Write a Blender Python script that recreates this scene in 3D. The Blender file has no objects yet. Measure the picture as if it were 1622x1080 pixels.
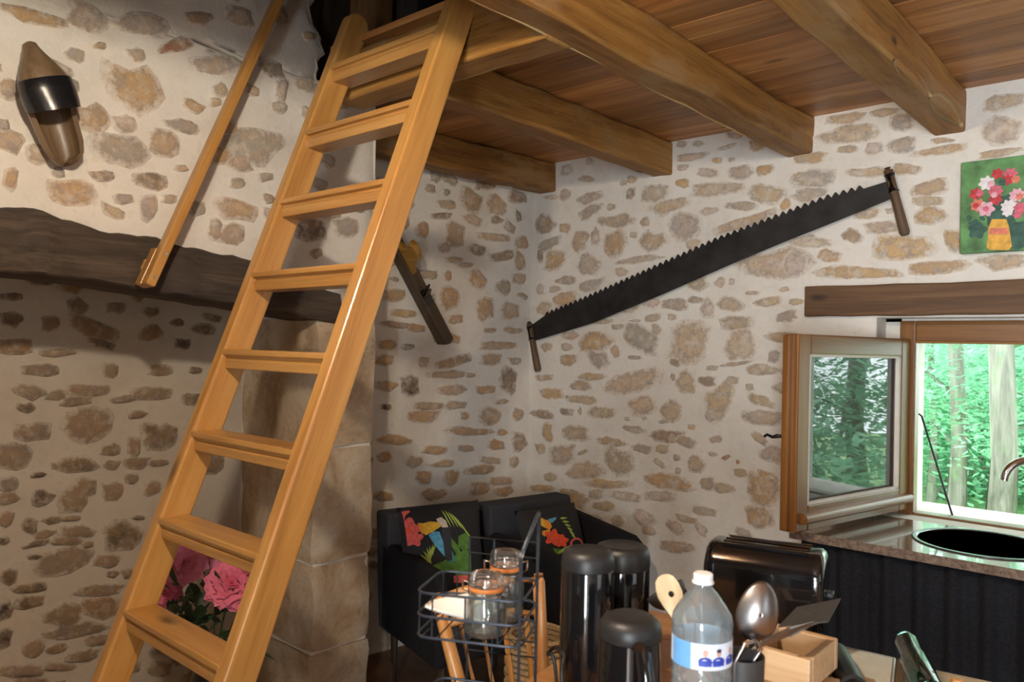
import bpy, bmesh, math, random
from mathutils import Vector, Matrix, noise
import numpy as np
random.seed(7)
scene = bpy.context.scene
COL = scene.collection
V = Vector

# ------------------------------------------------------------------ camera
EYE = V((0, 0, 1.56))
FPX, CX, CY = 1242.0, 811.0, 540.0
YAW, PITCH, ROLL = math.radians(41.8), math.radians(0.46), math.radians(1.26)
ROT = (Matrix.Rotation(YAW, 3, 'Z') @ Matrix.Rotation(math.pi/2 + PITCH, 3, 'X') @ Matrix.Rotation(ROLL, 3, 'Z'))
cam_data = bpy.data.cameras.new('camera')
cam = bpy.data.objects.new('camera', cam_data)
COL.objects.link(cam)
cam_data.sensor_width = 23.5
cam_data.lens = 23.5*FPX/1622.0
cam_data.clip_start = 0.05
cam_data.clip_end = 200
cam_data.dof.use_dof = True
cam_data.dof.focus_distance = 3.1
cam_data.dof.aperture_fstop = 4.0
cam.matrix_world = Matrix.Translation(EYE) @ ROT.to_4x4()
scene.camera = cam

# ------------------------------------------------------------------ light and exposure
scene.view_settings.view_transform = 'Standard'
scene.view_settings.look = 'None'
scene.view_settings.gamma = 1.0
scene.view_settings.use_curve_mapping = False
scene.view_settings.exposure = 0.85
world = bpy.data.worlds.new('overcast_sky')
scene.world = world
world.use_nodes = True
wb = world.node_tree.nodes['Background']
wb.inputs['Color'].default_value = (0.86, 0.97, 1.0, 1)
wb.inputs['Strength'].default_value = 3.2

def area_light(name, loc, direction, sx, sy, watts, color):
    d = bpy.data.lights.new(name, 'AREA')
    d.shape = 'RECTANGLE'; d.size = sx; d.size_y = sy
    d.energy = watts; d.color = color
    o = bpy.data.objects.new(name, d); COL.objects.link(o)
    o.location = loc
    o.rotation_euler = V(direction).to_track_quat('-Z', 'Y').to_euler()
    return o
area_light('door_daylight', (1.10, -2.53, 1.10), (0, 1, 0), 0.84, 1.9, 165, (0.84, 0.93, 1.0))
area_light('side_window_daylight', (1.52, 1.1, 1.5), (-1, 0, 0), 0.9, 0.95, 2.5, (0.82, 0.92, 1.0))
BULB = V((-0.95, 0.36, 2.41))
BULB_STRENGTH = 720.0

# ------------------------------------------------------------------ pixel helpers (a pixel gives a direction only)
def ray(px, py):
    return ROT @ V(((px-CX)/FPX, -(py-CY)/FPX, -1.0))
def hit(px, py, ax, val):
    d = ray(px, py); t = (val-EYE[ax])/d[ax]
    return EYE + d*t
def at(px, py, depth):
    return EYE + ray(px, py)*depth
def hit_plane(px, py, p0, n):
    d = ray(px, py); t = (p0-EYE).dot(n)/d.dot(n)
    return EYE + d*t
VIEW = (ROT @ V((0, 0, -1))); VIEW.z = 0; VIEW.normalize()
SIDE = V((VIEW.y, -VIEW.x, 0))

# ------------------------------------------------------------------ materials
MATS = {}
def new_mat(name):
    m = bpy.data.materials.new(name); m.use_nodes = True
    nt = m.node_tree
    b = nt.nodes['Principled BSDF']
    MATS[name] = m
    return m, nt, b
def N(nt, typ, **kw):
    n = nt.nodes.new(typ)
    for k, v in kw.items():
        setattr(n, k, v)
    return n
def ramp(nt, stops, fac):
    r = N(nt, 'ShaderNodeValToRGB')
    e = r.color_ramp.elements
    while len(e) < len(stops): e.new(0.5)
    for i, (p, c) in enumerate(stops):
        e[i].position = p
        e[i].color = c if len(c) == 4 else (*c, 1)
    nt.links.new(fac, r.inputs[0])
    return r.outputs[0]
def mixc(nt, fac, a, b, mode='MIX'):
    n = N(nt, 'ShaderNodeMix', data_type='RGBA', blend_type=mode)
    def put(s, v):
        if hasattr(v, 'is_linked') or hasattr(v, 'links'): nt.links.new(v, s)
        elif isinstance(v, (int, float)): s.default_value = v
        else: s.default_value = v if len(v) == 4 else (*v, 1)
    put(n.inputs[0], fac); put(n.inputs[6], a); put(n.inputs[7], b)
    return n.outputs[2]
def mth(nt, op, a, b=0.0, c=0.0, clamp=False):
    n = N(nt, 'ShaderNodeMath', operation=op); n.use_clamp = clamp
    for i, v in enumerate((a, b, c)):
        if hasattr(v, 'links'): nt.links.new(v, n.inputs[i])
        else: n.inputs[i].default_value = v
    return n.outputs[0]
def nz(nt, vec, scale, detail=4, rough=0.55, dist=0.0):
    n = N(nt, 'ShaderNodeTexNoise')
    n.inputs['Scale'].default_value = scale; n.inputs['Detail'].default_value = detail
    n.inputs['Roughness'].default_value = rough; n.inputs['Distortion'].default_value = dist
    if vec is not None: nt.links.new(vec, n.inputs['Vector'])
    return n.outputs['Fac']
def mapped(nt, vec, sc):
    m = N(nt, 'ShaderNodeMapping'); m.inputs['Scale'].default_value = sc
    nt.links.new(vec, m.inputs['Vector'])
    return m.outputs[0]
def bump(nt, b, h, strength, dist=0.01):
    n = N(nt, 'ShaderNodeBump'); n.inputs['Strength'].default_value = strength
    n.inputs['Distance'].default_value = dist
    nt.links.new(h, n.inputs['Height']); nt.links.new(n.outputs[0], b.inputs['Normal'])
def plain(name, col, rough=0.5, metal=0.0, noise_amt=0.12, nscale=30, bump_s=0.0, spec=0.5, coat=0.0):
    m, nt, b = new_mat(name)
    tc = N(nt, 'ShaderNodeTexCoord').outputs['Object']
    f = nz(nt, tc, nscale, 4)
    lo = tuple(max(0, c*(1-noise_amt)) for c in col); hi = tuple(min(1, c*(1+noise_amt)) for c in col)
    nt.links.new(ramp(nt, [(0.3, lo), (0.7, hi)], f), b.inputs['Base Color'])
    b.inputs['Roughness'].default_value = rough; b.inputs['Metallic'].default_value = metal
    b.inputs['Specular IOR Level'].default_value = spec
    b.inputs['Coat Weight'].default_value = coat
    if bump_s: bump(nt, b, f, bump_s, 0.004)
    return m
def wood(name, c1, c2, c3, rough=0.5, along=1.6, across=24.0, knots=0.0, coat=0.0, bump_s=0.15, var=0.25, stain=None):
    m, nt, b = new_mat(name)
    g = N(nt, 'ShaderNodeAttribute', attribute_name='gc').outputs['Vector']
    oi = N(nt, 'ShaderNodeObjectInfo').outputs['Random']
    add = N(nt, 'ShaderNodeVectorMath', operation='ADD'); nt.links.new(g, add.inputs[0])
    cmb = N(nt, 'ShaderNodeCombineXYZ')
    for i in range(3): nt.links.new(mth(nt, 'MULTIPLY', oi, 7.0+5*i), cmb.inputs[i])
    nt.links.new(cmb.outputs[0], add.inputs[1]); g = add.outputs[0]
    f1 = nz(nt, mapped(nt, g, (along, across, across)), 1.0, 5, 0.6, 0.9)
    f2 = nz(nt, mapped(nt, g, (along*3, across*6, across*6)), 1.0, 3, 0.6)
    f3 = nz(nt, mapped(nt, g, (1.1, 4, 4)), 1.0, 2)
    f = mth(nt, 'ADD', mth(nt, 'MULTIPLY', f1, 0.72), mth(nt, 'MULTIPLY', f2, 0.28))
    f = mth(nt, 'ADD', f, mth(nt, 'MULTIPLY', mth(nt, 'SUBTRACT', f3, 0.5), 0.35))
    c = ramp(nt, [(0.32, c1), (0.5, c2), (0.68, c3)], f)
    if knots > 0:
        vo = N(nt, 'ShaderNodeTexVoronoi'); vo.inputs['Scale'].default_value = 1.0
        nt.links.new(mapped(nt, g, (2.0, 5.0, 5.0)), vo.inputs['Vector'])
        k = ramp(nt, [(0.03, (1, 1, 1)), (knots, (0, 0, 0))], vo.outputs['Distance'])
        c = mixc(nt, k, c, tuple(x*0.42 for x in c1))
    if stain:
        s = nz(nt, mapped(nt, g, (2.2, 6, 6)), 1.0, 4, 0.7)
        c = mixc(nt, ramp(nt, [(0.52, (0, 0, 0)), (0.68, (1, 1, 1))], s), c, stain)
    v = mth(nt, 'ADD', mth(nt, 'MULTIPLY', oi, var), 1.0-var/2)
    vv = N(nt, 'ShaderNodeCombineXYZ')
    for i in range(3): nt.links.new(v, vv.inputs[i])
    c = mixc(nt, 1.0, c, vv.outputs[0], 'MULTIPLY')
    nt.links.new(c, b.inputs['Base Color'])
    b.inputs['Roughness'].default_value = rough
    b.inputs['Coat Weight'].default_value = coat; b.inputs['Coat Roughness'].default_value = 0.22
    bump(nt, b, f2, bump_s, 0.003)
    return m

def mortar_color(nt, shaded=False):
    pos = N(nt, 'ShaderNodeNewGeometry').outputs['Position']
    a = nz(nt, pos, 3.0, 5, 0.6); b_ = nz(nt, pos, 19.0, 5, 0.65); d = nz(nt, pos, 150.0, 3)
    c = ramp(nt, [(0.3, (0.66, 0.605, 0.53)), (0.5, (0.76, 0.715, 0.65)), (0.7, (0.81, 0.775, 0.72))],
             mth(nt, 'ADD', mth(nt, 'MULTIPLY', a, 0.55), mth(nt, 'MULTIPLY', b_, 0.45)))
    c = mixc(nt, ramp(nt, [(0.58, (0, 0, 0)), (0.74, (0.45, 0.45, 0.45))], b_), c, (0.55, 0.46, 0.37))
    if shaded: c = mixc(nt, 1.0, c, (0.70, 0.66, 0.60), 'MULTIPLY')  # dimness of the fireplace back painted into the mortar colour
    h = mth(nt, 'ADD', mth(nt, 'MULTIPLY', b_, 0.7), mth(nt, 'MULTIPLY', d, 0.3))
    return pos, c, h, b_
def mk_mortar(name, shaded=False):
    m, nt, b = new_mat(name)
    pos, c, h, _ = mortar_color(nt, shaded)
    nt.links.new(c, b.inputs['Base Color']); b.inputs['Roughness'].default_value = 0.95
    b.inputs['Specular IOR Level'].default_value = 0.15
    bump(nt, b, h, 0.5, 0.012)
def mk_stone(name, shaded=False):
    m, nt, b = new_mat(name)
    pos, mc, mh, mb = mortar_color(nt, shaded)
    oc = N(nt, 'ShaderNodeObjectInfo')
    base = oc.outputs['Color']
    n1 = nz(nt, pos, 14.0, 6, 0.65, 0.6); n2 = nz(nt, pos, 55.0, 5, 0.7); n3 = nz(nt, pos, 27.0, 5, 0.7, 0.4)
    c = mixc(nt, ramp(nt, [(0.42, (0, 0, 0)), (0.62, (0.62, 0.62, 0.62))], n1), base, (0.57, 0.40, 0.24))
    c = mixc(nt, ramp(nt, [(0.48, (0, 0, 0)), (0.64, (0.75, 0.75, 0.75))], n3), c, (0.37, 0.32, 0.295))
    c = mixc(nt, ramp(nt, [(0.50, (0, 0, 0)), (0.66, (0.8, 0.8, 0.8))], nz(nt, pos, 24.0, 5, 0.65)), c, (0.66, 0.59, 0.51))
    c = mixc(nt, ramp(nt, [(0.24, (0.5, 0.5, 0.5)), (0.42, (0, 0, 0))], n2), c, (0.17, 0.145, 0.12))
    if shaded: c = mixc(nt, 1.0, c, (0.66, 0.61, 0.55), 'MULTIPLY')  # same fireplace shade multiplied into the stone colour
    e = N(nt, 'ShaderNodeAttribute', attribute_name='edge').outputs['Fac']
    t = mth(nt, 'ADD', e, mth(nt, 'MULTIPLY', mth(nt, 'SUBTRACT', nz(nt, pos, 30.0, 8, 0.75), 0.5), 1.5))
    t = mth(nt, 'ADD', t, mth(nt, 'MULTIPLY', mth(nt, 'SUBTRACT', n2, 0.5), 0.35))
    c = mixc(nt, ramp(nt, [(0.30, (0, 0, 0)), (0.52, (0.38, 0.38, 0.38)), (0.66, (0.0, 0.0, 0.0))], t), c, (0.25, 0.19, 0.14))
    c = mixc(nt, ramp(nt, [(0.46, (0, 0, 0)), (0.62, (0.35, 0.35, 0.35)), (0.92, (1, 1, 1))], t), c, mc)
    nt.links.new(c, b.inputs['Base Color']); b.inputs['Roughness'].default_value = 0.92
    b.inputs['Specular IOR Level'].default_value = 0.2
    bump(nt, b, mth(nt, 'ADD', mth(nt, 'MULTIPLY', n2, 0.5), mth(nt, 'MULTIPLY', n3, 0.5)), 0.7, 0.012)
mk_mortar('lime_mortar'); mk_stone('wall_stone'); mk_mortar('shaded_mortar', True); mk_stone('shaded_stone', True)  # second pair: darker copies standing in for shade in the fireplace
def mk_block():
    m, nt, b = new_mat('jamb_stone')
    pos = N(nt, 'ShaderNodeNewGeometry').outputs['Position']
    a = nz(nt, pos, 5.0, 6, 0.65, 0.5); d = nz(nt, pos, 42.0, 5, 0.7)
    c = ramp(nt, [(0.32, (0.36, 0.25, 0.155)), (0.5, (0.54, 0.42, 0.29)), (0.66, (0.63, 0.55, 0.44))], a)
    c = mixc(nt, ramp(nt, [(0.58, (0, 0, 0)), (0.75, (0.7, 0.7, 0.7))], d), c, (0.66, 0.60, 0.52))
    c = mixc(nt, ramp(nt, [(0.26, (0.7, 0.7, 0.7)), (0.42, (0, 0, 0))], d), c, (0.24, 0.17, 0.11))
    nt.links.new(c, b.inputs['Base Color']); b.inputs['Roughness'].default_value = 0.95
    b.inputs['Specular IOR Level'].default_value = 0.15
    bump(nt, b, d, 0.7, 0.012)
mk_block()
wood('ladder_pine', (0.355, 0.158, 0.038), (0.48, 0.238, 0.062), (0.56, 0.305, 0.092), 0.34, 1.4, 18, 0.13, 0.35, 0.05, 0.12)
wood('joist_oak', (0.15, 0.060, 0.011), (0.30, 0.135, 0.026), (0.43, 0.225, 0.058), 0.6, 1.5, 22, 0.09, 0.0, 0.25, 0.15, (0.34, 0.20, 0.085))
wood('plank_oak', (0.23, 0.088, 0.024), (0.41, 0.175, 0.050), (0.56, 0.29, 0.105), 0.5, 1.0, 13, 0.13, 0.1, 0.12, 0.62)
wood('mantel_oak', (0.030, 0.021, 0.015), (0.064, 0.045, 0.031), (0.12, 0.088, 0.062), 0.8, 2.2, 22, 0.0, 0.0, 0.6, 0.1, (0.055, 0.04, 0.034))
wood('lintel_oak', (0.065, 0.030, 0.012), (0.115, 0.056, 0.023), (0.185, 0.10, 0.046), 0.65, 1.6, 26, 0.12, 0.0, 0.3, 0.1)
wood('window_oak', (0.13, 0.046, 0.009), (0.20, 0.078, 0.016), (0.265, 0.115, 0.028), 0.36, 1.2, 20, 0.0, 0.4, 0.08, 0.12)
wood('tool_wood', (0.030, 0.018, 0.010), (0.062, 0.037, 0.019), (0.105, 0.065, 0.034), 0.5, 1.5, 26, 0.0, 0.1, 0.15, 0.1)
wood('tote_wood', (0.22, 0.10, 0.015), (0.38, 0.19, 0.03), (0.48, 0.27, 0.06), 0.45, 4, 26, 0.0, 0.2, 0.1, 0.1)
wood('handle_wood', (0.075, 0.04, 0.02), (0.13, 0.075, 0.038), (0.19, 0.12, 0.066), 0.6, 2, 30, 0.0, 0.0, 0.2, 0.1)
wood('clog_wood', (0.10, 0.062, 0.033), (0.17, 0.108, 0.058), (0.225, 0.15, 0.085), 0.42, 3, 24, 0.0, 0.3, 0.1, 0.05)
wood('chair_wood', (0.38, 0.165, 0.045), (0.50, 0.235, 0.068), (0.58, 0.30, 0.10), 0.4, 1.6, 24, 0.0, 0.3, 0.06, 0.1)
wood('box_wood', (0.50, 0.30, 0.15), (0.60, 0.39, 0.21), (0.68, 0.47, 0.28), 0.55, 2, 40, 0.0, 0.0, 0.1, 0.1)
wood('table_wood', (0.30, 0.125, 0.03), (0.42, 0.19, 0.05), (0.52, 0.26, 0.085), 0.4, 1.2, 16, 0.1, 0.2, 0.08, 0.15)
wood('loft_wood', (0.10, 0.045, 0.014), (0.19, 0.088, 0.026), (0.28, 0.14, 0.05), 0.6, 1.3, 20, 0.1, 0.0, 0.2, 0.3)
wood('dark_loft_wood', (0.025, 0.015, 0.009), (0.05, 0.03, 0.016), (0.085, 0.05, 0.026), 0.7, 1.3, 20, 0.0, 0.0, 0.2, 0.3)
wood('spoon_wood', (0.62, 0.47, 0.28), (0.72, 0.58, 0.37), (0.78, 0.66, 0.46), 0.6, 3, 40, 0.0, 0.0, 0.05, 0.05)
wood('pale_sapwood', (0.36, 0.22, 0.09), (0.48, 0.32, 0.15), (0.58, 0.41, 0.21), 0.6, 1.5, 22, 0.0, 0.0, 0.2, 0.1)
wood('bark', (0.13, 0.12, 0.105), (0.25, 0.23, 0.20), (0.40, 0.37, 0.33), 0.9, 1.4, 9, 0.0, 0.0, 0.6, 0.2, (0.22, 0.32, 0.16))
plain('saw_steel', (0.030, 0.028, 0.028), 0.55, 0.45, 0.5, 9, 0.1)
plain('iron', (0.035, 0.035, 0.037), 0.42, 0.7, 0.3, 60, 0.1)
plain('black_leather', (0.012, 0.012, 0.014), 0.25, 0, 0.3, 60, 0.08, 0.6)
plain('screw_steel', (0.75, 0.73, 0.7), 0.25, 1.0, 0.1, 80)
plain('chrome', (0.78, 0.79, 0.80), 0.12, 1.0, 0.05, 30)
plain('brushed_steel', (0.42, 0.40, 0.40), 0.33, 1.0, 0.1, 80)
plain('black_fabric', (0.014, 0.014, 0.016), 0.95, 0, 0.5, 240, 0.35, 0.2)
plain('grey_fabric', (0.042, 0.044, 0.052), 0.9, 0, 0.35, 260, 0.3, 0.25)
plain('black_gloss', (0.006, 0.006, 0.007), 0.10, 0, 0.2, 20, 0, 0.5, 0.6)
plain('black_plastic', (0.018, 0.018, 0.019), 0.44, 0, 0.2, 60, 0.05)
plain('grey_plastic', (0.045, 0.044, 0.043), 0.5, 0, 0.15, 60, 0.05)
plain('black_curtain', (0.011, 0.011, 0.014), 0.9, 0, 0.4, 120, 0.2, 0.25)
plain('counter_top', (0.20, 0.145, 0.11), 0.16, 0, 0.45, 70, 0.03, 0.7, 0.8)
plain('sink_enamel', (0.030, 0.033, 0.040), 0.22, 0, 0.2, 40, 0, 0.7, 0.3)
plain('rack_wire', (0.055, 0.065, 0.085), 0.42, 0.5, 0.2, 60)
plain('white_cloth', (0.78, 0.76, 0.74), 0.9, 0, 0.05, 40, 0.15)
plain('cream_board', (0.62, 0.62, 0.54), 0.35, 0, 0.06, 30)
plain('rubber_orange', (0.80, 0.26, 0.06), 0.5, 0, 0.08, 40)
plain('bottle_cap', (0.86, 0.86, 0.88), 0.4, 0, 0.03, 40)
plain('label_paper', (0.72, 0.79, 0.90), 0.5, 0, 0.05, 30)
plain('label_blue', (0.16, 0.42, 0.82), 0.5, 0, 0.08, 30)
plain('label_navy', (0.03, 0.06, 0.42), 0.5, 0, 0.2, 60)
plain('label_skin', (0.62, 0.38, 0.32), 0.5, 0, 0.1, 60)
plain('label_hair', (0.06, 0.035, 0.05), 0.6, 0, 0.1, 60)
plain('wicker', (0.46, 0.32, 0.165), 0.8, 0, 0.3, 90, 0.4)
plain('rose_pink', (0.80, 0.26, 0.42), 0.65, 0, 0.3, 40)
plain('rose_deep', (0.78, 0.17, 0.27), 0.65, 0, 0.3, 40)
plain('leaf_dark', (0.035, 0.075, 0.030), 0.5, 0, 0.5, 40)
plain('vase_dark', (0.022, 0.020, 0.020), 0.35, 0, 0.3, 20)
plain('lead_white', (0.66, 0.62, 0.56), 0.9, 0, 0.08, 12, 0.2)
plain('rough_stone', (0.20, 0.16, 0.12), 0.95, 0, 0.4, 6, 0.3)
plain('floor_tile', (0.17, 0.085, 0.045), 0.5, 0, 0.3, 8, 0.1)
plain('grass', (0.30, 0.48, 0.20), 0.9, 0, 0.4, 3)
plain('print_black', (0.016, 0.016, 0.018), 0.85, 0, 0.3, 120, 0.15)
plain('print_coral', (0.72, 0.12, 0.10), 0.85, 0, 0.22, 60)
plain('print_red', (0.78, 0.09, 0.035), 0.85, 0, 0.22, 60)
plain('print_orange', (0.78, 0.30, 0.03), 0.85, 0, 0.18, 60)
plain('print_yellow', (0.78, 0.46, 0.04), 0.85, 0, 0.18, 60)
plain('print_teal', (0.05, 0.24, 0.29), 0.85, 0, 0.3, 60)
plain('print_blue', (0.10, 0.34, 0.52), 0.85, 0, 0.3, 60)
plain('print_lime', (0.36, 0.46, 0.08), 0.85, 0, 0.25, 60)
plain('print_green', (0.09, 0.21, 0.035), 0.85, 0, 0.35, 40)
plain('print_cream', (0.62, 0.52, 0.42), 0.85, 0, 0.15, 60)
plain('paint_green', (0.10, 0.25, 0.085), 0.6, 0, 0.55, 14, 0.15)
plain('paint_dark', (0.03, 0.10, 0.075), 0.6, 0, 0.5, 30, 0.1)
plain('paint_red', (0.52, 0.035, 0.045), 0.6, 0, 0.45, 60, 0.1)
plain('paint_rose', (0.66, 0.13, 0.19), 0.6, 0, 0.4, 60, 0.1)
plain('paint_pink', (0.76, 0.42, 0.50), 0.6, 0, 0.25, 60, 0.1)
plain('paint_white', (0.80, 0.75, 0.76), 0.6, 0, 0.15, 60, 0.1)
plain('paint_yellow', (0.74, 0.40, 0.06), 0.6, 0, 0.3, 40, 0.1)
plain('paint_salmon', (0.70, 0.20, 0.13), 0.6, 0, 0.3, 60, 0.1)
plain('ceramic_brown', (0.16, 0.08, 0.04), 0.4, 0, 0.3, 30)
def glassy(name, col, rough=0.0, ior=1.45):
    m, nt, b = new_mat(name)
    b.inputs['Base Color'].default_value = (*col, 1); b.inputs['Roughness'].default_value = rough
    b.inputs['Transmission Weight'].default_value = 1.0; b.inputs['IOR'].default_value = ior
    tc = N(nt, 'ShaderNodeTexCoord').outputs['Object']
    bump(nt, b, nz(nt, tc, 9, 2), 0.02, 0.01)
    return m

glassy('green_glass', (0.03, 0.09, 0.06), 0.03)
def mk_pane():
    m, nt, b = new_mat('window_glass')
    out = nt.nodes['Material Output']
    tr = N(nt, 'ShaderNodeBsdfTransparent'); gl = N(nt, 'ShaderNodeBsdfGlossy'); gl.inputs['Roughness'].default_value = 0.015
    tc = N(nt, 'ShaderNodeTexCoord').outputs['Object']
    tr.inputs['Color'].default_value = (0.95, 0.97, 0.96, 1)
    fr = N(nt, 'ShaderNodeFresnel'); fr.inputs['IOR'].default_value = 1.55
    f = mth(nt, 'ADD', mth(nt, 'MULTIPLY', fr.outputs[0], 1.7), mth(nt, 'MULTIPLY', nz(nt, tc, 5, 2), 0.05), clamp=True)
    mx = N(nt, 'ShaderNodeMixShader')
    hz = N(nt, 'ShaderNodeBsdfDiffuse'); hz.inputs['Color'].default_value = (0.8, 0.84, 0.82, 1); mh = N(nt, 'ShaderNodeMixShader'); mh.inputs[0].default_value = 0.10  # even pale haze standing in for a brighter reflection in the pane
    nt.links.new(tr.outputs[0], mh.inputs[1]); nt.links.new(hz.outputs[0], mh.inputs[2])
    nt.links.new(f, mx.inputs[0]); nt.links.new(mh.outputs[0], mx.inputs[1]); nt.links.new(gl.outputs[0], mx.inputs[2])
    nt.links.new(mx.outputs[0], out.inputs[0])
mk_pane()
def thin_glass(name, tint, haze, hazecol):
    m, nt, b = new_mat(name); out = nt.nodes['Material Output']
    tr = N(nt, 'ShaderNodeBsdfTransparent'); tr.inputs['Color'].default_value = (*tint, 1)
    gl = N(nt, 'ShaderNodeBsdfGlossy'); gl.inputs['Roughness'].default_value = 0.04
    df = N(nt, 'ShaderNodeBsdfTranslucent'); df.inputs['Color'].default_value = (*hazecol, 1)
    d2 = N(nt, 'ShaderNodeBsdfDiffuse'); d2.inputs['Color'].default_value = (*hazecol, 1)
    tc = N(nt, 'ShaderNodeTexCoord').outputs['Object']
    bp = N(nt, 'ShaderNodeBump'); bp.inputs['Strength'].default_value = 0.25; bp.inputs['Distance'].default_value = 0.01
    nt.links.new(nz(nt, tc, 28, 2), bp.inputs['Height']); nt.links.new(bp.outputs[0], gl.inputs['Normal'])
    lw = N(nt, 'ShaderNodeLayerWeight'); lw.inputs['Blend'].default_value = 0.35
    ms = N(nt, 'ShaderNodeMixShader'); nt.links.new(df.outputs[0], ms.inputs[1]); nt.links.new(d2.outputs[0], ms.inputs[2]); ms.inputs[0].default_value = 0.5
    m1 = N(nt, 'ShaderNodeMixShader'); m1.inputs[0].default_value = haze
    nt.links.new(tr.outputs[0], m1.inputs[1]); nt.links.new(ms.outputs[0], m1.inputs[2])
    m2 = N(nt, 'ShaderNodeMixShader'); nt.links.new(mth(nt, 'ADD', mth(nt, 'MULTIPLY', lw.outputs['Fresnel'], 0.75), 0.03, clamp=True), m2.inputs[0])
    nt.links.new(m1.outputs[0], m2.inputs[1]); nt.links.new(gl.outputs[0], m2.inputs[2]); nt.links.new(m2.outputs[0], out.inputs[0])
thin_glass('clear_glass', (0.95, 0.98, 0.97), 0.05, (0.8, 0.85, 0.85)); thin_glass('bottle_pet', (0.90, 0.97, 1.0), 0.22, (0.80, 0.93, 1.0))
def mk_leaf():
    m, nt, b = new_mat('forest_leaf')
    out = nt.nodes['Material Output']
    pos = N(nt, 'ShaderNodeNewGeometry').outputs['Position']
    c = ramp(nt, [(0.3, (0.14, 0.34, 0.20)), (0.5, (0.34, 0.64, 0.44)), (0.7, (0.62, 0.86, 0.68))], nz(nt, pos, 3.2, 4, 0.7))
    d = N(nt, 'ShaderNodeBsdfDiffuse'); t = N(nt, 'ShaderNodeBsdfTranslucent')
    nt.links.new(c, d.inputs[0]); nt.links.new(c, t.inputs[0])
    mx = N(nt, 'ShaderNodeMixShader'); mx.inputs[0].default_value = 0.5
    nt.links.new(d.outputs[0], mx.inputs[1]); nt.links.new(t.outputs[0], mx.inputs[2]); nt.links.new(mx.outputs[0], out.inputs[0])
mk_leaf()
def mk_bulb():
    m, nt, b = new_mat('lit_bulb')
    b.inputs['Emission Color'].default_value = (1.0, 0.87, 0.69, 1)
    b.inputs['Emission Strength'].default_value = BULB_STRENGTH
mk_bulb()

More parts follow.
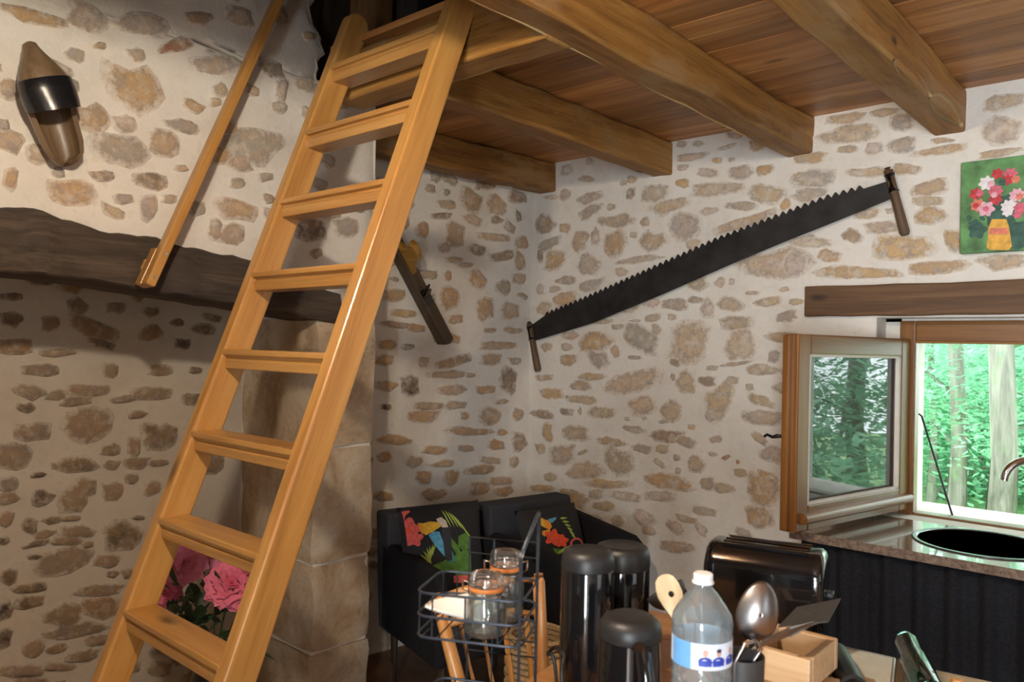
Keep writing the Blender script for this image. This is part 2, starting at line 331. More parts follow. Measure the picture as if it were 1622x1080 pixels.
# ------------------------------------------------------------------ mesh helpers
def frame(axis, up=V((0, 0, 1))):
    a = V(axis).normalized()
    if abs(a.dot(up)) > 0.98: up = V((0, 1, 0))
    s = a.cross(up).normalized(); u = s.cross(a).normalized()
    return a, s, u
class MB:
    def __init__(self): self.v = []; self.f = []
    def add(self, vs, fs):
        o = len(self.v); self.v += [V(x) for x in vs]; self.f += [tuple(i+o for i in f) for f in fs]; return self
    def box(self, c, size, rot=None):
        c = V(c); hx, hy, hz = size[0]/2, size[1]/2, size[2]/2
        vs = [V((x, y, z)) for z in (-hz, hz) for y in (-hy, hy) for x in (-hx, hx)]
        if rot is not None: vs = [rot @ p for p in vs]
        return self.add([c+p for p in vs], [(0, 2, 3, 1), (4, 5, 7, 6), (0, 1, 5, 4), (2, 6, 7, 3), (0, 4, 6, 2), (1, 3, 7, 5)])
    def bx(self, a, b):
        a, b = V(a), V(b); return self.box((a+b)/2, b-a)
    def beam(self, p0, p1, w, h, up=V((0, 0, 1)), seg=1, jit=0.0, seed=0):
        p0, p1 = V(p0), V(p1); a, s, u = frame(p1-p0, up); rings = []
        for i in range(seg+1):
            p = p0.lerp(p1, i/seg); r = []
            for k, (x, y) in enumerate(((-1, -1), (1, -1), (1, 1), (-1, 1))):
                j = V((0, 0, 0))
                if jit: j = s*noise.noise(V((i*0.55, k*3.3, seed)))*jit + u*noise.noise(V((i*0.55, k*3.3, seed+9)))*jit
                r.append(p+s*(x*w/2)+u*(y*h/2)+j)
            rings.append(r)
        return self.loft(rings, True, True)
    def loft(self, rings, closed=True, caps=False):
        n = len(rings[0]); vs = [p for r in rings for p in r]; fs = []
        m = n if closed else n-1
        for i in range(len(rings)-1):
            for k in range(m):
                k2 = (k+1) % n
                fs.append((i*n+k, i*n+k2, (i+1)*n+k2, (i+1)*n+k))
        if caps:
            fs.append(tuple(reversed(range(n)))); fs.append(tuple((len(rings)-1)*n+k for k in range(n)))
        return self.add(vs, fs)
    def tube(self, pts, r, n=8, closed=False):
        pts = [V(p) for p in pts]; rings = []; L = len(pts); prev = None
        for i, p in enumerate(pts):
            if closed: d = pts[(i+1) % L]-pts[i-1]
            else: d = pts[min(i+1, L-1)]-pts[max(i-1, 0)]
            a = d.normalized()
            if prev is None: _, s, u = frame(a)
            else:
                s = (prev-a*prev.dot(a)).normalized(); u = a.cross(s)
            prev = s
            rr = r[i] if isinstance(r, (list, tuple)) else r
            rings.append([p+(s*math.cos(t)+u*math.sin(t))*rr for t in [2*math.pi*k/n for k in range(n)]])
        if closed: rings.append(rings[0]); return self.loft(rings, True, False)
        return self.loft(rings, True, True)
    def lathe(self, prof, c, n=28, axis=V((0, 0, 1))):
        a, s, u = frame(axis); c = V(c)
        rings = [[c+a*z+(s*math.cos(t)+u*math.sin(t))*max(r, 1e-4) for t in [2*math.pi*k/n for k in range(n)]] for r, z in prof]
        return self.loft(rings, True, True)
    def prism(self, pts, o, eu, ev, en, d0, d1):
        o, eu, ev, en = V(o), V(eu), V(ev), V(en); n = len(pts)
        vs = [o+eu*x+ev*y+en*d0 for x, y in pts]+[o+eu*x+ev*y+en*d1 for x, y in pts]
        return self.add(vs, [tuple(range(n)), tuple(reversed(range(n, 2*n)))]+[(k, k+n, (k+1) % n+n, (k+1) % n) for k in range(n)])
    def grid(self, fn, nu, nv, skip=None):
        vs = [fn(i, j) for j in range(nv+1) for i in range(nu+1)]
        fs = [(j*(nu+1)+i, j*(nu+1)+i+1, (j+1)*(nu+1)+i+1, (j+1)*(nu+1)+i) for j in range(nv) for i in range(nu) if not (skip and skip(i, j))]
        return self.add(vs, fs)
    def sphere(self, c, r, n=16, m=10, sc=(1, 1, 1), rot=None):
        c = V(c); rings = []
        for i in range(m+1):
            t = math.pi*i/m; ring = []
            for k in range(n):
                q = 2*math.pi*k/n
                p = V((math.sin(t)*math.cos(q)*sc[0], math.sin(t)*math.sin(q)*sc[1], math.cos(t)*sc[2]))*r
                if i in (0, m): p = p + V((1e-5*math.cos(q), 1e-5*math.sin(q), 0))
                ring.append(c+(rot @ p if rot is not None else p))
            rings.append(ring)
        return self.loft(rings, True, True)
    def build(self, name, mat, parent=None, smooth=None, bevel=0, grain=None, seg=2, recalc=True):
        c = V((0, 0, 0))
        lo = V([min(p[i] for p in self.v) for i in range(3)]); hi = V([max(p[i] for p in self.v) for i in range(3)])
        c = (lo+hi)/2
        if parent is None: c.z = lo.z
        me = bpy.data.meshes.new(name)
        me.from_pydata([p-c for p in self.v], [], self.f)
        if recalc:
            bm = bmesh.new(); bm.from_mesh(me); bmesh.ops.recalc_face_normals(bm, faces=bm.faces); bm.to_mesh(me); bm.free()
        if grain is not None:
            a, s, u = frame(grain)
            at_ = me.attributes.new('gc', 'FLOAT_VECTOR', 'POINT')
            arr = np.array([(p.dot(a), p.dot(s), p.dot(u)) for p in self.v], dtype=np.float32).ravel()
            at_.data.foreach_set('vector', arr)
        if smooth is not None:
            me.polygons.foreach_set('use_smooth', [True]*len(me.polygons))
            if smooth < 179: me.set_sharp_from_angle(angle=math.radians(smooth))
        me.materials.append(MATS[mat] if isinstance(mat, str) else mat)
        o = bpy.data.objects.new(name, me); COL.objects.link(o)
        if parent is not None:
            o.parent = parent; o.location = c-world_loc(parent)
        else: o.location = c
        if bevel:
            b = o.modifiers.new('edge_round', 'BEVEL'); b.width = bevel; b.segments = seg; b.limit_method = 'ANGLE'; b.angle_limit = math.radians(35)
        return o
def world_loc(o):
    l = V(o.location)
    while o.parent is not None:
        o = o.parent; l += V(o.location)
    return l
def thing(name, label, cat, loc, group=None):
    o = bpy.data.objects.new(name, None); COL.objects.link(o); o.empty_display_size = 0.1
    o.location = loc; return tag(o, label, cat, group)
def tag(o, label, cat, group=None):
    o['label'] = label; o['category'] = cat
    if group: o['group'] = group
    return o
def struct(o, label=None):
    o['kind'] = 'structure'
    if label: o['label'] = label
    return o
def fbm(p, s, oct=3):
    t = 0; a = 1.0
    for i in range(oct):
        t += a*noise.noise(V(p)*s); s *= 2.1; a *= 0.5
    return t

# ------------------------------------------------------------------ constants of the room
WY = 3.52            # window wall
CZ = 2.63            # ceiling underside
JZ = 2.465           # joist underside
BX = -2.70           # chimney breast front
BY = 2.14            # right end of the breast
FX = -3.30           # back of the fireplace
TY = 1.725           # front of the trimmer
ROOM_X1, ROOM_Y0 = 1.6, -1.8
def wl(y): return -3.0-0.14*(WY-y)      # skewed left wall

# ------------------------------------------------------------------ stones
TONES = {'o': (0.52, 0.35, 0.19), 't': (0.50, 0.395, 0.285), 'g': (0.43, 0.38, 0.33), 'p': (0.56, 0.485, 0.41), 'd': (0.27, 0.215, 0.16),
         'D': (0.115, 0.095, 0.095), 'r': (0.36, 0.17, 0.10), 'y': (0.52, 0.37, 0.17)}
def stone_mesh(seed):
    rnd = random.Random(seed); n = 10
    sq = rnd.uniform(2.2, 3.4); ph = [rnd.uniform(0, 6.28) for _ in range(4)]; am = [rnd.uniform(0.03, 0.12) for _ in range(4)]
    def rad(t):
        c, s = abs(math.cos(t)), abs(math.sin(t))
        r = (c**sq+s**sq)**(-1/sq)
        return r*(1+sum(am[k]*math.sin((k+2)*t+ph[k]) for k in range(4)))
    vs = [(0, 0, 1+rnd.uniform(-0.1, 0.1))]; ed = [0.0]
    for r, h, e in ((0.52, 0.95, 0.32), (0.86, 0.62, 0.72), (1.12, -1.1, 1.0)):
        for k in range(n):
            t = 2*math.pi*(k+rnd.uniform(-0.2, 0.2))/n
            q = rad(t)*r
            vs.append((q*math.cos(t), q*math.sin(t), h+rnd.uniform(-0.22, 0.22))); ed.append(e)
    fs = [(0, 1+k, 1+(k+1) % n) for k in range(n)]
    for a in (0, 1):
        for k in range(n):
            i, j = 1+a*n+k, 1+a*n+(k+1) % n
            fs += [(i, i+n, j+n, j)]
    me = bpy.data.meshes.new('stone'); me.from_pydata(vs, [], fs)
    me.attributes.new('edge', 'FLOAT', 'POINT').data.foreach_set('value', np.array(ed, dtype=np.float32))
    me.polygons.foreach_set('use_smooth', [True]*len(me.polygons))
    me.materials.append(MATS['wall_stone'])
    return me
STONES = [stone_mesh(100+i) for i in range(22)]
SHADED = []  # stones in the darker material that paints in the fireplace shade
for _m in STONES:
    _c = _m.copy(); _c.materials[0] = MATS['shaded_stone']; SHADED.append(_c)
SRND = random.Random(5)
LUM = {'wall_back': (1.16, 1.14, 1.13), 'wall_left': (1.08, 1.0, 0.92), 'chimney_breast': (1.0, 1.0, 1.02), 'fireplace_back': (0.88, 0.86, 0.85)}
def put_stone(parent, pos, eu, ev, en, w, h, ang, tone, depth=0.007):
    o = bpy.data.objects.new('stone', SRND.choice(SHADED if parent.name == 'fireplace_back' else STONES)); COL.objects.link(o)
    o.parent = parent
    a = math.radians(ang)
    u = eu*math.cos(a)+ev*math.sin(a); v = -eu*math.sin(a)+ev*math.cos(a)
    fl = SRND.choice((1, -1))
    m = Matrix((u*(w/2)*fl, v*(h/2), en*depth)).transposed().to_4x4()
    m.translation = pos-world_loc(parent)
    o.matrix_basis = m
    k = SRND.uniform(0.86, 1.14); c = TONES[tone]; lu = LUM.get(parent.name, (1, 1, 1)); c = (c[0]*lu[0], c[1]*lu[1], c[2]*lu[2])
    o.color = (c[0]*k*SRND.uniform(0.95, 1.05), c[1]*k, c[2]*k*SRND.uniform(0.94, 1.06), 1)
    return o
def stones_from_pixels(parent, p0, n, eu, ev, disp, crops, bounds=None, depth=0.007):
    """crops: (x0, y0, scale, rows of cx, cy, w, h, angle, tone) read off enlargements of the photograph, put on the wall plane"""
    placed = []
    for x0, y0, sc, rows in crops:
        for row in rows.split(';'):
            row = row.strip()
            if not row: continue
            cx, cy, w, h, ang, tone = row.split()
            px, py = x0+float(cx)/sc, y0+float(cy)/sc
            w, h = float(w)/sc, float(h)/sc; a = math.radians(float(ang))
            c = hit_plane(px, py, p0, n)
            dx = hit_plane(px+math.cos(a)*w/2, py+math.sin(a)*w/2, p0, n)-c
            dy = hit_plane(px-math.sin(a)*h/2, py+math.cos(a)*h/2, p0, n)-c
            wx = 2*dx.length*1.2; wy = 2*dy.length*1.2
            an = math.degrees(math.atan2(dx.dot(ev), dx.dot(eu)))
            if bounds and not bounds(c, wx, wy): continue
            put_stone(parent, c+n*disp(c), eu, ev, n, wx, wy, an, tone, depth)
            placed.append((c, max(wx, wy)*0.5, min(wx, wy)*0.5))
    return placed
def stones_fill(parent, p0, n, eu, ev, disp, placed, u0, u1, v0, v1, count, ok=None, tones='ttoogpd', depth=0.007, rnd=None):
    rnd = rnd or random.Random(11); k = 0; tries = 0
    while k < count and tries < count*60:
        tries += 1
        w = rnd.uniform(0.05, 0.17); h = w*rnd.uniform(0.35, 0.8)
        c = p0+eu*rnd.uniform(u0, u1)+ev*rnd.uniform(v0, v1)
        if ok and not ok(c, w, h): continue
        if any(abs((c-q).dot(eu)) < (w/2+r1)*0.98 and abs((c-q).dot(ev)) < h/2+r2+0.006 for q, r1, r2 in placed): continue
        put_stone(parent, c+n*disp(c), eu, ev, n, w, h, rnd.uniform(-14, 14), rnd.choice(tones), depth)
        placed.append((c, w/2, h/2)); k += 1

# ------------------------------------------------------------------ setting: floor, shell
struct(MB().bx((-3.6, ROOM_Y0-0.8, -0.1), (ROOM_X1+0.2, 4.0, 0.0)).build('floor', 'floor_tile'))
def bumpy_wall(name, fn, us, vs_, mat='lime_mortar', parent=None, skip=None):
    m = MB(); m.grid(lambda i, j: fn(us[i], vs_[j]), len(us)-1, len(vs_)-1, skip)
    return m.build(name, mat, parent, smooth=180, recalc=False)
def lin(a, b, step, extra=()):
    n = max(1, round((b-a)/step)); s = sorted(set([round(a+(b-a)*i/n, 5) for i in range(n+1)]))
    for e in extra:
        s = [x for x in s if abs(x-e) > step*0.35 or x in (a, b)]+[e]
    return sorted(s)
def d_back(c): return 0.006*fbm((c.x, 0.3, c.z), 4.5)+0.006*fbm((c.x, 7.3, c.z), 1.3, 2)
FRY = 3.64                                              # inner face of the window frame
f_left = hit(1424, 600, 1, FRY).x; o_left = hit(1449, 600, 1, FRY).x
f_top = hit(1450, 508, 1, FRY).z; o_top = hit(1450, 541, 1, FRY).z; o_bot = hit(1450, 812, 1, FRY).z
OPW = 0.84; o_right = o_left+OPW; f_right = o_right+(o_left-f_left)
OX0, OX1, OZ0, OZ1 = hit(1386, 600, 1, WY).x, f_right+0.09, 0.885, hit(1386, 503, 1, WY).z
us = lin(-3.2, ROOM_X1, 0.035, (OX0, OX1)); vs_ = lin(0, 4.1, 0.035, (OZ0, OZ1))
wall_back = bumpy_wall('wall_back', lambda u, v: V((u, WY-d_back(V((u, WY, v)))*(0 if (OX0-.03 < u < OX1+.03 and OZ0-.03 < v < OZ1+.03) else 1), v)), us, vs_,
                       skip=lambda i, j: OX0-1e-4 <= us[i] < OX1-1e-4 and OZ0-1e-4 <= vs_[j] < OZ1-1e-4)
struct(wall_back, 'stone and lime mortar wall with the open window and the long saw')
rv = MB()                                               # plastered window reveal, inner and outer
rv.bx((OX0-0.05, WY+0.006, OZ0), (OX0+0.002, FRY+0.07, OZ1)); rv.bx((OX1-0.002, WY+0.006, OZ0), (OX1+0.05, FRY+0.07, OZ1)); rv.bx((OX0-0.05, WY+0.006, OZ1), (OX1+0.05, FRY+0.07, OZ1+0.05))
rv.bx((OX0-0.05, WY+0.006, OZ0-0.05), (OX1+0.05, FRY+0.07, OZ0))
rv.bx((OX0-0.05, FRY+0.012, OZ0), (f_left+0.004, FRY+0.07, OZ1)); rv.bx((f_right-0.004, FRY+0.012, OZ0), (OX1+0.05, FRY+0.07, OZ1)); rv.bx((OX0, FRY+0.012, f_top-0.004), (OX1, FRY+0.07, OZ1+0.04)); rv.bx((OX0, FRY+0.012, OZ0-0.04), (OX1, FRY+0.07, o_bot-0.06))
rv.build('window_reveal', 'lead_white', wall_back)
rx = MB(); EO = o_left-0.02
rx.bx((EO-0.6, FRY+0.075, 0), (hit(1462, 600, 1, FRY+0.43).x, FRY+0.46, 3.0)); rx.bx((o_right+0.03, FRY+0.075, 0), (o_right+0.6, FRY+0.46, 3.0))
rx.bx((EO-0.5, FRY+0.075, o_top+0.03), (o_right+0.5, FRY+0.46, 3.0)); rx.bx((EO-0.5, FRY+0.075, 0), (o_right+0.5, FRY+0.50, o_bot-0.03))
rx.build('outer_reveal', 'lead_white', wall_back, bevel=0.01)
NB = V((0, -1, 0)); P0B = V((0, WY, 0))
CROPS_BACK = [
 (840, 200, 3.6, '920 175 160 45 -8 t;1120 120 100 30 -15 p;870 105 60 40 0 p;960 100 70 35 0 p;1170 50 110 40 0 p;1290 110 90 60 0 o;1065 195 60 35 0 o;1150 190 40 25 0 p;870 235 60 40 0 p;1010 265 130 50 10 p;1200 265 150 80 0 g;1335 250 95 60 -15 o;870 325 75 50 0 y;1060 360 290 75 -3 t;1345 390 190 110 5 t;1575 185 130 50 0 t;1560 300 150 75 0 g;1570 395 140 80 0 g;320 300 90 35 0 t;210 250 70 60 0 p;340 200 50 40 0 p;585 305 60 40 0 t;535 325 40 35 0 p;575 385 60 60 -20 d;710 385 140 110 0 g;340 410 140 60 -15 g;345 485 150 60 -30 g;120 405 90 25 0 p;200 390 60 70 0 p;465 460 50 40 0 g;490 540 180 75 -5 t;655 545 55 55 0 t;790 455 210 75 -12 t;1020 485 110 45 -5 p;1210 455 170 50 0 g;880 570 190 150 0 g;1220 550 330 70 -18 t;930 670 100 50 -15 t;85 560 110 110 0 d;200 580 60 60 0 t;285 655 90 120 20 t;375 630 60 90 -20 p;485 670 130 140 0 o;590 620 40 40 0 p;695 655 130 110 0 t;110 670 130 60 -20 g;60 730 40 90 0 d;140 765 110 120 0 o;330 790 120 120 20 g;620 760 250 40 -6 g;520 830 80 50 0 p;205 880 110 50 0 g;345 905 140 65 -12 g;145 930 70 40 0 p;200 985 150 70 -20 o;80 1040 90 80 0 t;60 930 50 60 0 p;1390 785 390 170 -3 t;950 895 110 80 0 t;1080 890 60 60 0 p;1150 885 35 40 0 p;1270 950 80 25 0 p;1450 930 60 30 0 p;1360 1000 150 55 -6 t;1515 1000 80 40 0 t;940 990 90 40 0 g;820 1015 140 65 0 g;690 1005 110 60 0 p;1010 1040 90 110 15 p;1140 1015 140 80 0 g;1560 650 140 60 -10 p;560 1030 110 70 -10 t'),
 (840, 480, 3.6, '700 85 90 45 -10 g;810 80 60 35 0 p;410 105 120 30 0 t;500 135 70 35 0 g;600 100 60 15 0 p;1175 115 190 80 -5 t;1465 75 130 60 -10 g;1440 195 180 65 3 o;230 185 90 50 0 t;210 250 70 40 0 p;370 220 190 110 -5 o;485 275 60 60 30 t;630 200 220 120 25 g;720 150 60 60 40 p;905 225 220 230 0 t;825 335 60 50 0 d;1200 240 190 180 -20 t;1180 345 170 25 -8 g;1040 370 70 30 0 g;1390 305 70 70 0 g;1505 315 50 35 0 p;95 250 60 50 0 t;215 325 90 70 0 o;390 320 110 90 20 g;595 310 80 25 0 g;80 425 90 40 0 t;350 420 140 45 0 o;285 470 120 60 -5 t;580 450 310 120 -15 t;815 420 30 40 0 g;890 450 120 120 20 t;1010 445 100 60 0 d;1155 440 70 50 0 p;1080 560 130 240 30 t;1040 640 80 80 0 g;1330 380 190 65 0 t;1475 385 90 45 0 g;1455 485 130 60 5 g;1255 480 45 45 0 p;1320 555 170 60 20 t;1335 650 250 80 3 g;120 515 130 60 0 o;290 550 170 50 3 t;75 635 135 50 8 d;205 620 70 45 10 d;285 615 25 50 0 p;405 625 160 65 0 t;640 585 160 110 -15 t;800 615 130 120 -20 t;760 675 60 25 0 g;550 660 40 20 0 p;650 655 35 25 0 p;100 735 60 110 0 o;255 740 160 80 0 t;590 720 110 45 8 g;460 790 160 50 8 t;780 760 180 75 0 d;890 790 130 60 20 g;920 705 40 35 0 o;1060 775 70 45 -20 g;1310 770 110 50 40 t;1385 860 160 100 5 g;1490 845 50 40 0 p;640 830 120 50 10 g;750 830 80 55 0 t;60 830 60 60 0 t;185 865 150 110 -10 t;300 850 60 25 -25 t;505 900 170 140 30 t;310 955 200 100 -10 t;440 1030 220 55 3 o;735 910 80 35 25 p;835 880 40 40 0 p;845 955 40 35 0 g;945 920 100 100 0 t;1115 880 45 25 -20 r;1040 860 60 25 0 p;1185 905 25 25 0 r;1200 965 90 50 0 t;790 1020 260 90 15 o;1010 1030 80 80 0 g;1100 1055 130 60 10 t;1350 1000 120 90 20 o;1300 1060 130 60 0 t;120 990 80 50 0 t;70 1055 130 45 0 o;215 1070 80 30 0 t'),
 (840, 540, 3.177, '225 795 140 80 25 o;375 830 105 50 0 o;440 905 65 60 0 t;330 895 80 50 15 p;330 770 80 50 0 p;480 780 160 50 10 p;655 780 150 55 0 p;570 890 110 80 25 p;595 955 75 45 10 t;740 1035 170 60 5 t;785 895 120 35 12 t;870 855 120 50 10 p;730 935 90 60 25 p;860 945 80 50 40 p;1170 745 160 150 15 o;1150 885 150 110 5 o;1075 965 100 40 30 p;910 1050 60 40 0 p;500 1000 60 30 0 p'),
 (1240, 120, 3.176, '320 215 200 50 -5 t;520 185 170 35 -8 t;600 235 130 80 0 g;340 295 300 90 -5 t;325 370 105 40 0 t;460 365 90 60 10 g;600 350 130 80 -5 g;800 328 120 30 -3 t;800 375 260 45 -9 o;140 415 160 55 -3 o;430 485 200 50 -3 t;620 470 130 60 8 t;160 520 220 90 -5 g;140 590 150 60 -5 g;740 565 180 80 -12 t;725 630 160 50 -3 t;735 705 160 90 -3 o;15 645 50 60 0 o;500 765 180 65 -3 t;420 695 130 50 -5 t;540 680 50 30 0 p;350 805 100 70 5 d;140 840 200 50 3 p;230 905 110 65 10 o;600 865 280 130 0 o;375 990 450 60 0 o;770 965 290 70 -5 o;860 830 80 130 -20 o;1105 935 230 80 0 t;1110 135 220 80 -10 t;1100 280 210 130 0 g;1090 390 220 40 -8 t;60 950 130 120 0 g')]
pl = stones_from_pixels(wall_back, P0B, NB, V((1, 0, 0)), V((0, 0, 1)), d_back, CROPS_BACK)
stones_fill(wall_back, P0B, NB, V((1, 0, 0)), V((0, 0, 1)), d_back, pl, -2.95, 1.4, 0.1, 2.6, 70,
            ok=lambda c, w, h: not (OX0-0.1-w < c.x < OX1+0.1+w and OZ0-0.1 < c.z < 1.9) and (c.z < 1.05 or c.x > -0.5) and not (c.z < 0.9 and c.x > -1.2))

def d_left(c): return 0.010*fbm((0.2, c.y, c.z), 4.5)+0.010*fbm((4.2, c.y, c.z), 1.5, 2)
us = lin(-1.85, WY+0.02, 0.035); vs_ = lin(0, 4.1, 0.035)
wall_left = bumpy_wall('wall_left', lambda u, v: V((wl(u)+d_left(V((0, u, v))), u, v)), [u for u in us if u > 1.9], vs_)
struct(wall_left, 'warm stone wall in the corner where the wooden plane hangs')
NL = V((1, -0.14, 0)).normalized(); EUL = V((0.14, 1, 0)).normalized(); P0L = V((-3.0, WY, 0))
CROPS_LEFT = [
 (590, 250, 3.857, '455 285 110 55 5 t;600 260 130 130 30 t;755 290 120 110 30 t;880 240 110 80 0 d;885 355 40 70 0 d;755 380 70 50 0 d;835 425 80 60 30 g;425 355 130 40 0 d;610 380 130 60 20 p;500 470 110 160 10 t;740 485 180 50 5 t;910 520 80 80 20 t;800 600 140 60 -10 d;895 630 70 120 0 t;460 720 45 55 0 o;645 745 110 100 40 o;800 790 90 90 20 g;890 740 80 70 0 t;915 845 70 30 25 t;470 855 105 140 10 o;690 920 100 150 -5 o;840 935 100 100 0 t;510 985 80 60 0 o;310 440 80 90 0 o;440 550 80 60 0 p;690 150 130 90 0 d;470 125 100 70 30 g;380 110 80 70 20 g;350 190 60 50 0 d;450 210 40 40 0 g;130 840 120 80 0 o;190 950 140 50 5 o;150 1020 180 40 5 t;270 1040 100 50 5 o;500 625 90 40 0 p;560 655 100 30 0 p;860 1055 100 40 5 t;720 1055 70 30 0 t'),
 (590, 530, 3.724, '480 160 200 60 -15 o;700 145 120 70 0 t;745 65 210 50 0 t;840 155 70 40 0 g;300 160 60 60 0 t;220 300 105 120 0 D;440 235 220 40 0 t;580 240 50 30 0 t;470 325 170 60 0 t;665 325 110 55 0 o;800 270 100 140 10 d;80 425 60 40 0 D;330 420 170 50 0 t;300 480 180 70 0 o;490 415 120 50 0 t;690 480 130 100 0 t;760 395 70 30 -15 t;850 470 70 70 0 t;570 570 240 50 3 o;760 575 60 40 0 o;365 680 130 55 3 o;730 650 100 60 0 o;860 630 90 100 -30 d;550 670 100 40 0 t;245 750 80 70 0 t;415 760 130 45 -3 o;635 795 170 50 -5 o;690 740 110 45 8 t;300 840 90 80 10 o;460 840 90 90 10 o;630 905 110 80 0 o;750 860 130 50 5 t;770 920 100 60 -5 o;360 940 130 70 0 t;130 620 180 60 0 o;80 300 120 60 0 o;70 720 90 60 0 o;70 150 110 60 0 o;90 60 100 60 0 o;830 750 60 60 0 t;60 950 120 60 0 o')]
pl = stones_from_pixels(wall_left, P0L, NL, EUL, V((0, 0, 1)), d_left, CROPS_LEFT, depth=0.012)
stones_fill(wall_left, P0L, NL, EUL, V((0, 0, 1)), d_left, pl, -1.3, -0.05, 0.05, 2.6, 60, depth=0.012, tones='otodt')

# plain enclosing walls behind the camera, and the loft roof
sh = MB().bx((ROOM_X1, ROOM_Y0, 0), (ROOM_X1+0.2, WY+0.1, 4.1)); struct(sh.build('wall_right', 'rough_stone'), 'plastered wall at the right of the camera')
sh = MB().bx((-3.6, ROOM_Y0-0.8, 0), (0.65, ROOM_Y0, 4.1)).bx((1.55, ROOM_Y0-0.8, 0), (ROOM_X1+0.2, ROOM_Y0, 4.1)).bx((0.65, ROOM_Y0-0.8, 2.12), (1.55, ROOM_Y0, 4.1)); struct(sh.build('wall_front', 'rough_stone'), 'thick plastered wall behind the camera with a glazed door')  # unseen; doorway recess deepened so the door light misses the fireplace
struct(MB().bx((-3.6, ROOM_Y0-0.8, 4.1), (ROOM_X1+0.2, WY+0.3, 4.2)).build('roof', 'dark_loft_wood', grain=V((1, 0, 0))), 'dark boarded roof above the loft')

def glazed(name, lo, hi, normal_axis, label):          # glazed opening behind or beside the camera
    lo, hi = V(lo), V(hi); w = 0.07
    root = bpy.data.objects.new(name, None); COL.objects.link(root); root.location = ((lo.x+hi.x)/2, (lo.y+hi.y)/2, lo.z)
    struct(root, label)
    a = 0 if normal_axis == 1 else 1
    for k in (0, 1):
        p, q = lo.copy(), hi.copy()
        if k == 0: q[a] = lo[a]+w
        else: p[a] = hi[a]-w
        MB().bx(p, q).build('stile', 'window_oak', root, bevel=0.006, grain=V((0, 0, 1)))
        p, q = lo.copy(), hi.copy(); p[a] += w; q[a] -= w
        if k == 0: q.z = lo.z+w
        else: p.z = hi.z-w
        MB().bx(p, q).build('rail', 'window_oak', root, bevel=0.006, grain=V((1, 0, 0)))
    p, q = lo.copy(), hi.copy(); p[a] += w; q[a] -= w; p.z += w; q.z -= w; k = 1-a
    mid_ = (lo[k]+hi[k])/2; p[k], q[k] = mid_-0.003, mid_+0.003
    MB().bx(p, q).build('pane', 'window_glass', root)
    return root
glazed('door_1', (0.652, ROOM_Y0-0.79, 0.0), (1.548, ROOM_Y0-0.74, 2.118), 1, 'glazed oak door behind the camera')
glazed('window_2', (ROOM_X1-0.05, 0.58, 0.95), (ROOM_X1-0.002, 1.62, 2.05), 0, 'small oak window in the right wall')

# ------------------------------------------------------------------ ceiling: boards on joists
OPX0, OPX1 = BX, -1.40                                   # loft opening in X
ceiling = MB()
ceiling.bx((OPX1, ROOM_Y0, CZ+0.026), (ROOM_X1, WY+0.05, CZ+0.05)); ceiling.bx((-2.50, TY+0.005, CZ+0.026), (OPX1, 1.95, CZ+0.05)); ceiling.bx((-3.45, 1.95, CZ+0.026), (OPX1, WY+0.05, CZ+0.05)); ceiling.bx((-3.45, ROOM_Y0, CZ+0.026), (OPX1, -0.1, CZ+0.05))
ceiling = struct(ceiling.build('ceiling', 'plank_oak', grain=V((1, 0, 0))), 'boarded oak ceiling of the loft floor')
prnd = random.Random(3)
y = WY+0.03
while y > ROOM_Y0+0.15:
    w = prnd.uniform(0.105, 0.15)
    segs = []
    if y-w > TY-0.01: segs = [(-3.3 if y-w > 1.93 else -2.50, OPX1)]
    elif y < -0.1: segs = [(-3.3, OPX1)]
    segs.append((OPX1, 0.2+prnd.uniform(-0.5, 0.3))); segs.append((segs[-1][1], ROOM_X1))
    for a, b in segs:
        MB().bx((a+0.0007, y-w+0.0016, CZ+prnd.uniform(-0.0015, 0.0015)), (b-0.0007, y, CZ+0.0255)).build('plank', 'plank_oak', ceiling, bevel=0.0025, grain=V((1, 0, 0)))
    y -= w
def joist(label, p0, p1, w, seed, jit=0.010, name='ceiling_joist', mat='joist_oak', h=CZ-JZ):
    o = MB().beam(p0, p1, w, h, seg=26, jit=jit, seed=seed).build(name, mat, None, smooth=40, bevel=0.010, grain=(V(p1)-V(p0)), seg=2)
    return tag(o, label, 'beam', 'oak joists under the loft floor')
mz = (CZ+JZ)/2-0.003
joist('short oak joist tight in the corner above the wooden plane', (-3.02, BY-0.08, mz), (-2.895, WY+0.04, mz), 0.12, 1.0)
joist('oak joist above the left end of the long saw', (-2.135, TY+0.12, mz), (-2.13, WY+0.04, mz), 0.115, 2.0)
joist('long oak joist bordering the loft opening right of the ladder', (-1.385, ROOM_Y0, mz), (-1.415, WY+0.04, mz), 0.12, 3.0, 0.014)
joist('knotty oak joist above the flower painting', (-0.79, ROOM_Y0, mz), (-0.802, WY+0.04, mz), 0.125, 4.0, 0.016)
J = {o.name: o for o in bpy.data.objects if o.name.startswith('ceiling_joist')}
j3, j4 = J['ceiling_joist.002'], J['ceiling_joist.003']
m = MB(); rr2 = []
for k in range(31):
    yy = 0.6+2.55*k/30; xx = -1.385-0.030*(yy-ROOM_Y0)/(WY+0.04-ROOM_Y0)-0.06; w_ = 0.009+0.010*noise.noise(V((k*0.45, 3, 1)))+(0.006 if k < 20 else -0.004); w_ = max(w_, 0.003)
    zz = mz-(CZ-JZ)/2
    rr2.append([V((xx-0.004, yy, zz+w_+0.010)), V((xx+w_+0.006, yy, zz-0.004)), V((xx+w_+0.006, yy, zz+0.012)), V((xx+0.006, yy, zz+w_+0.010))])
m.loft(rr2, True, True).build('sapwood_edge', 'pale_sapwood', j3, smooth=180, grain=V((0, 1, 0)))
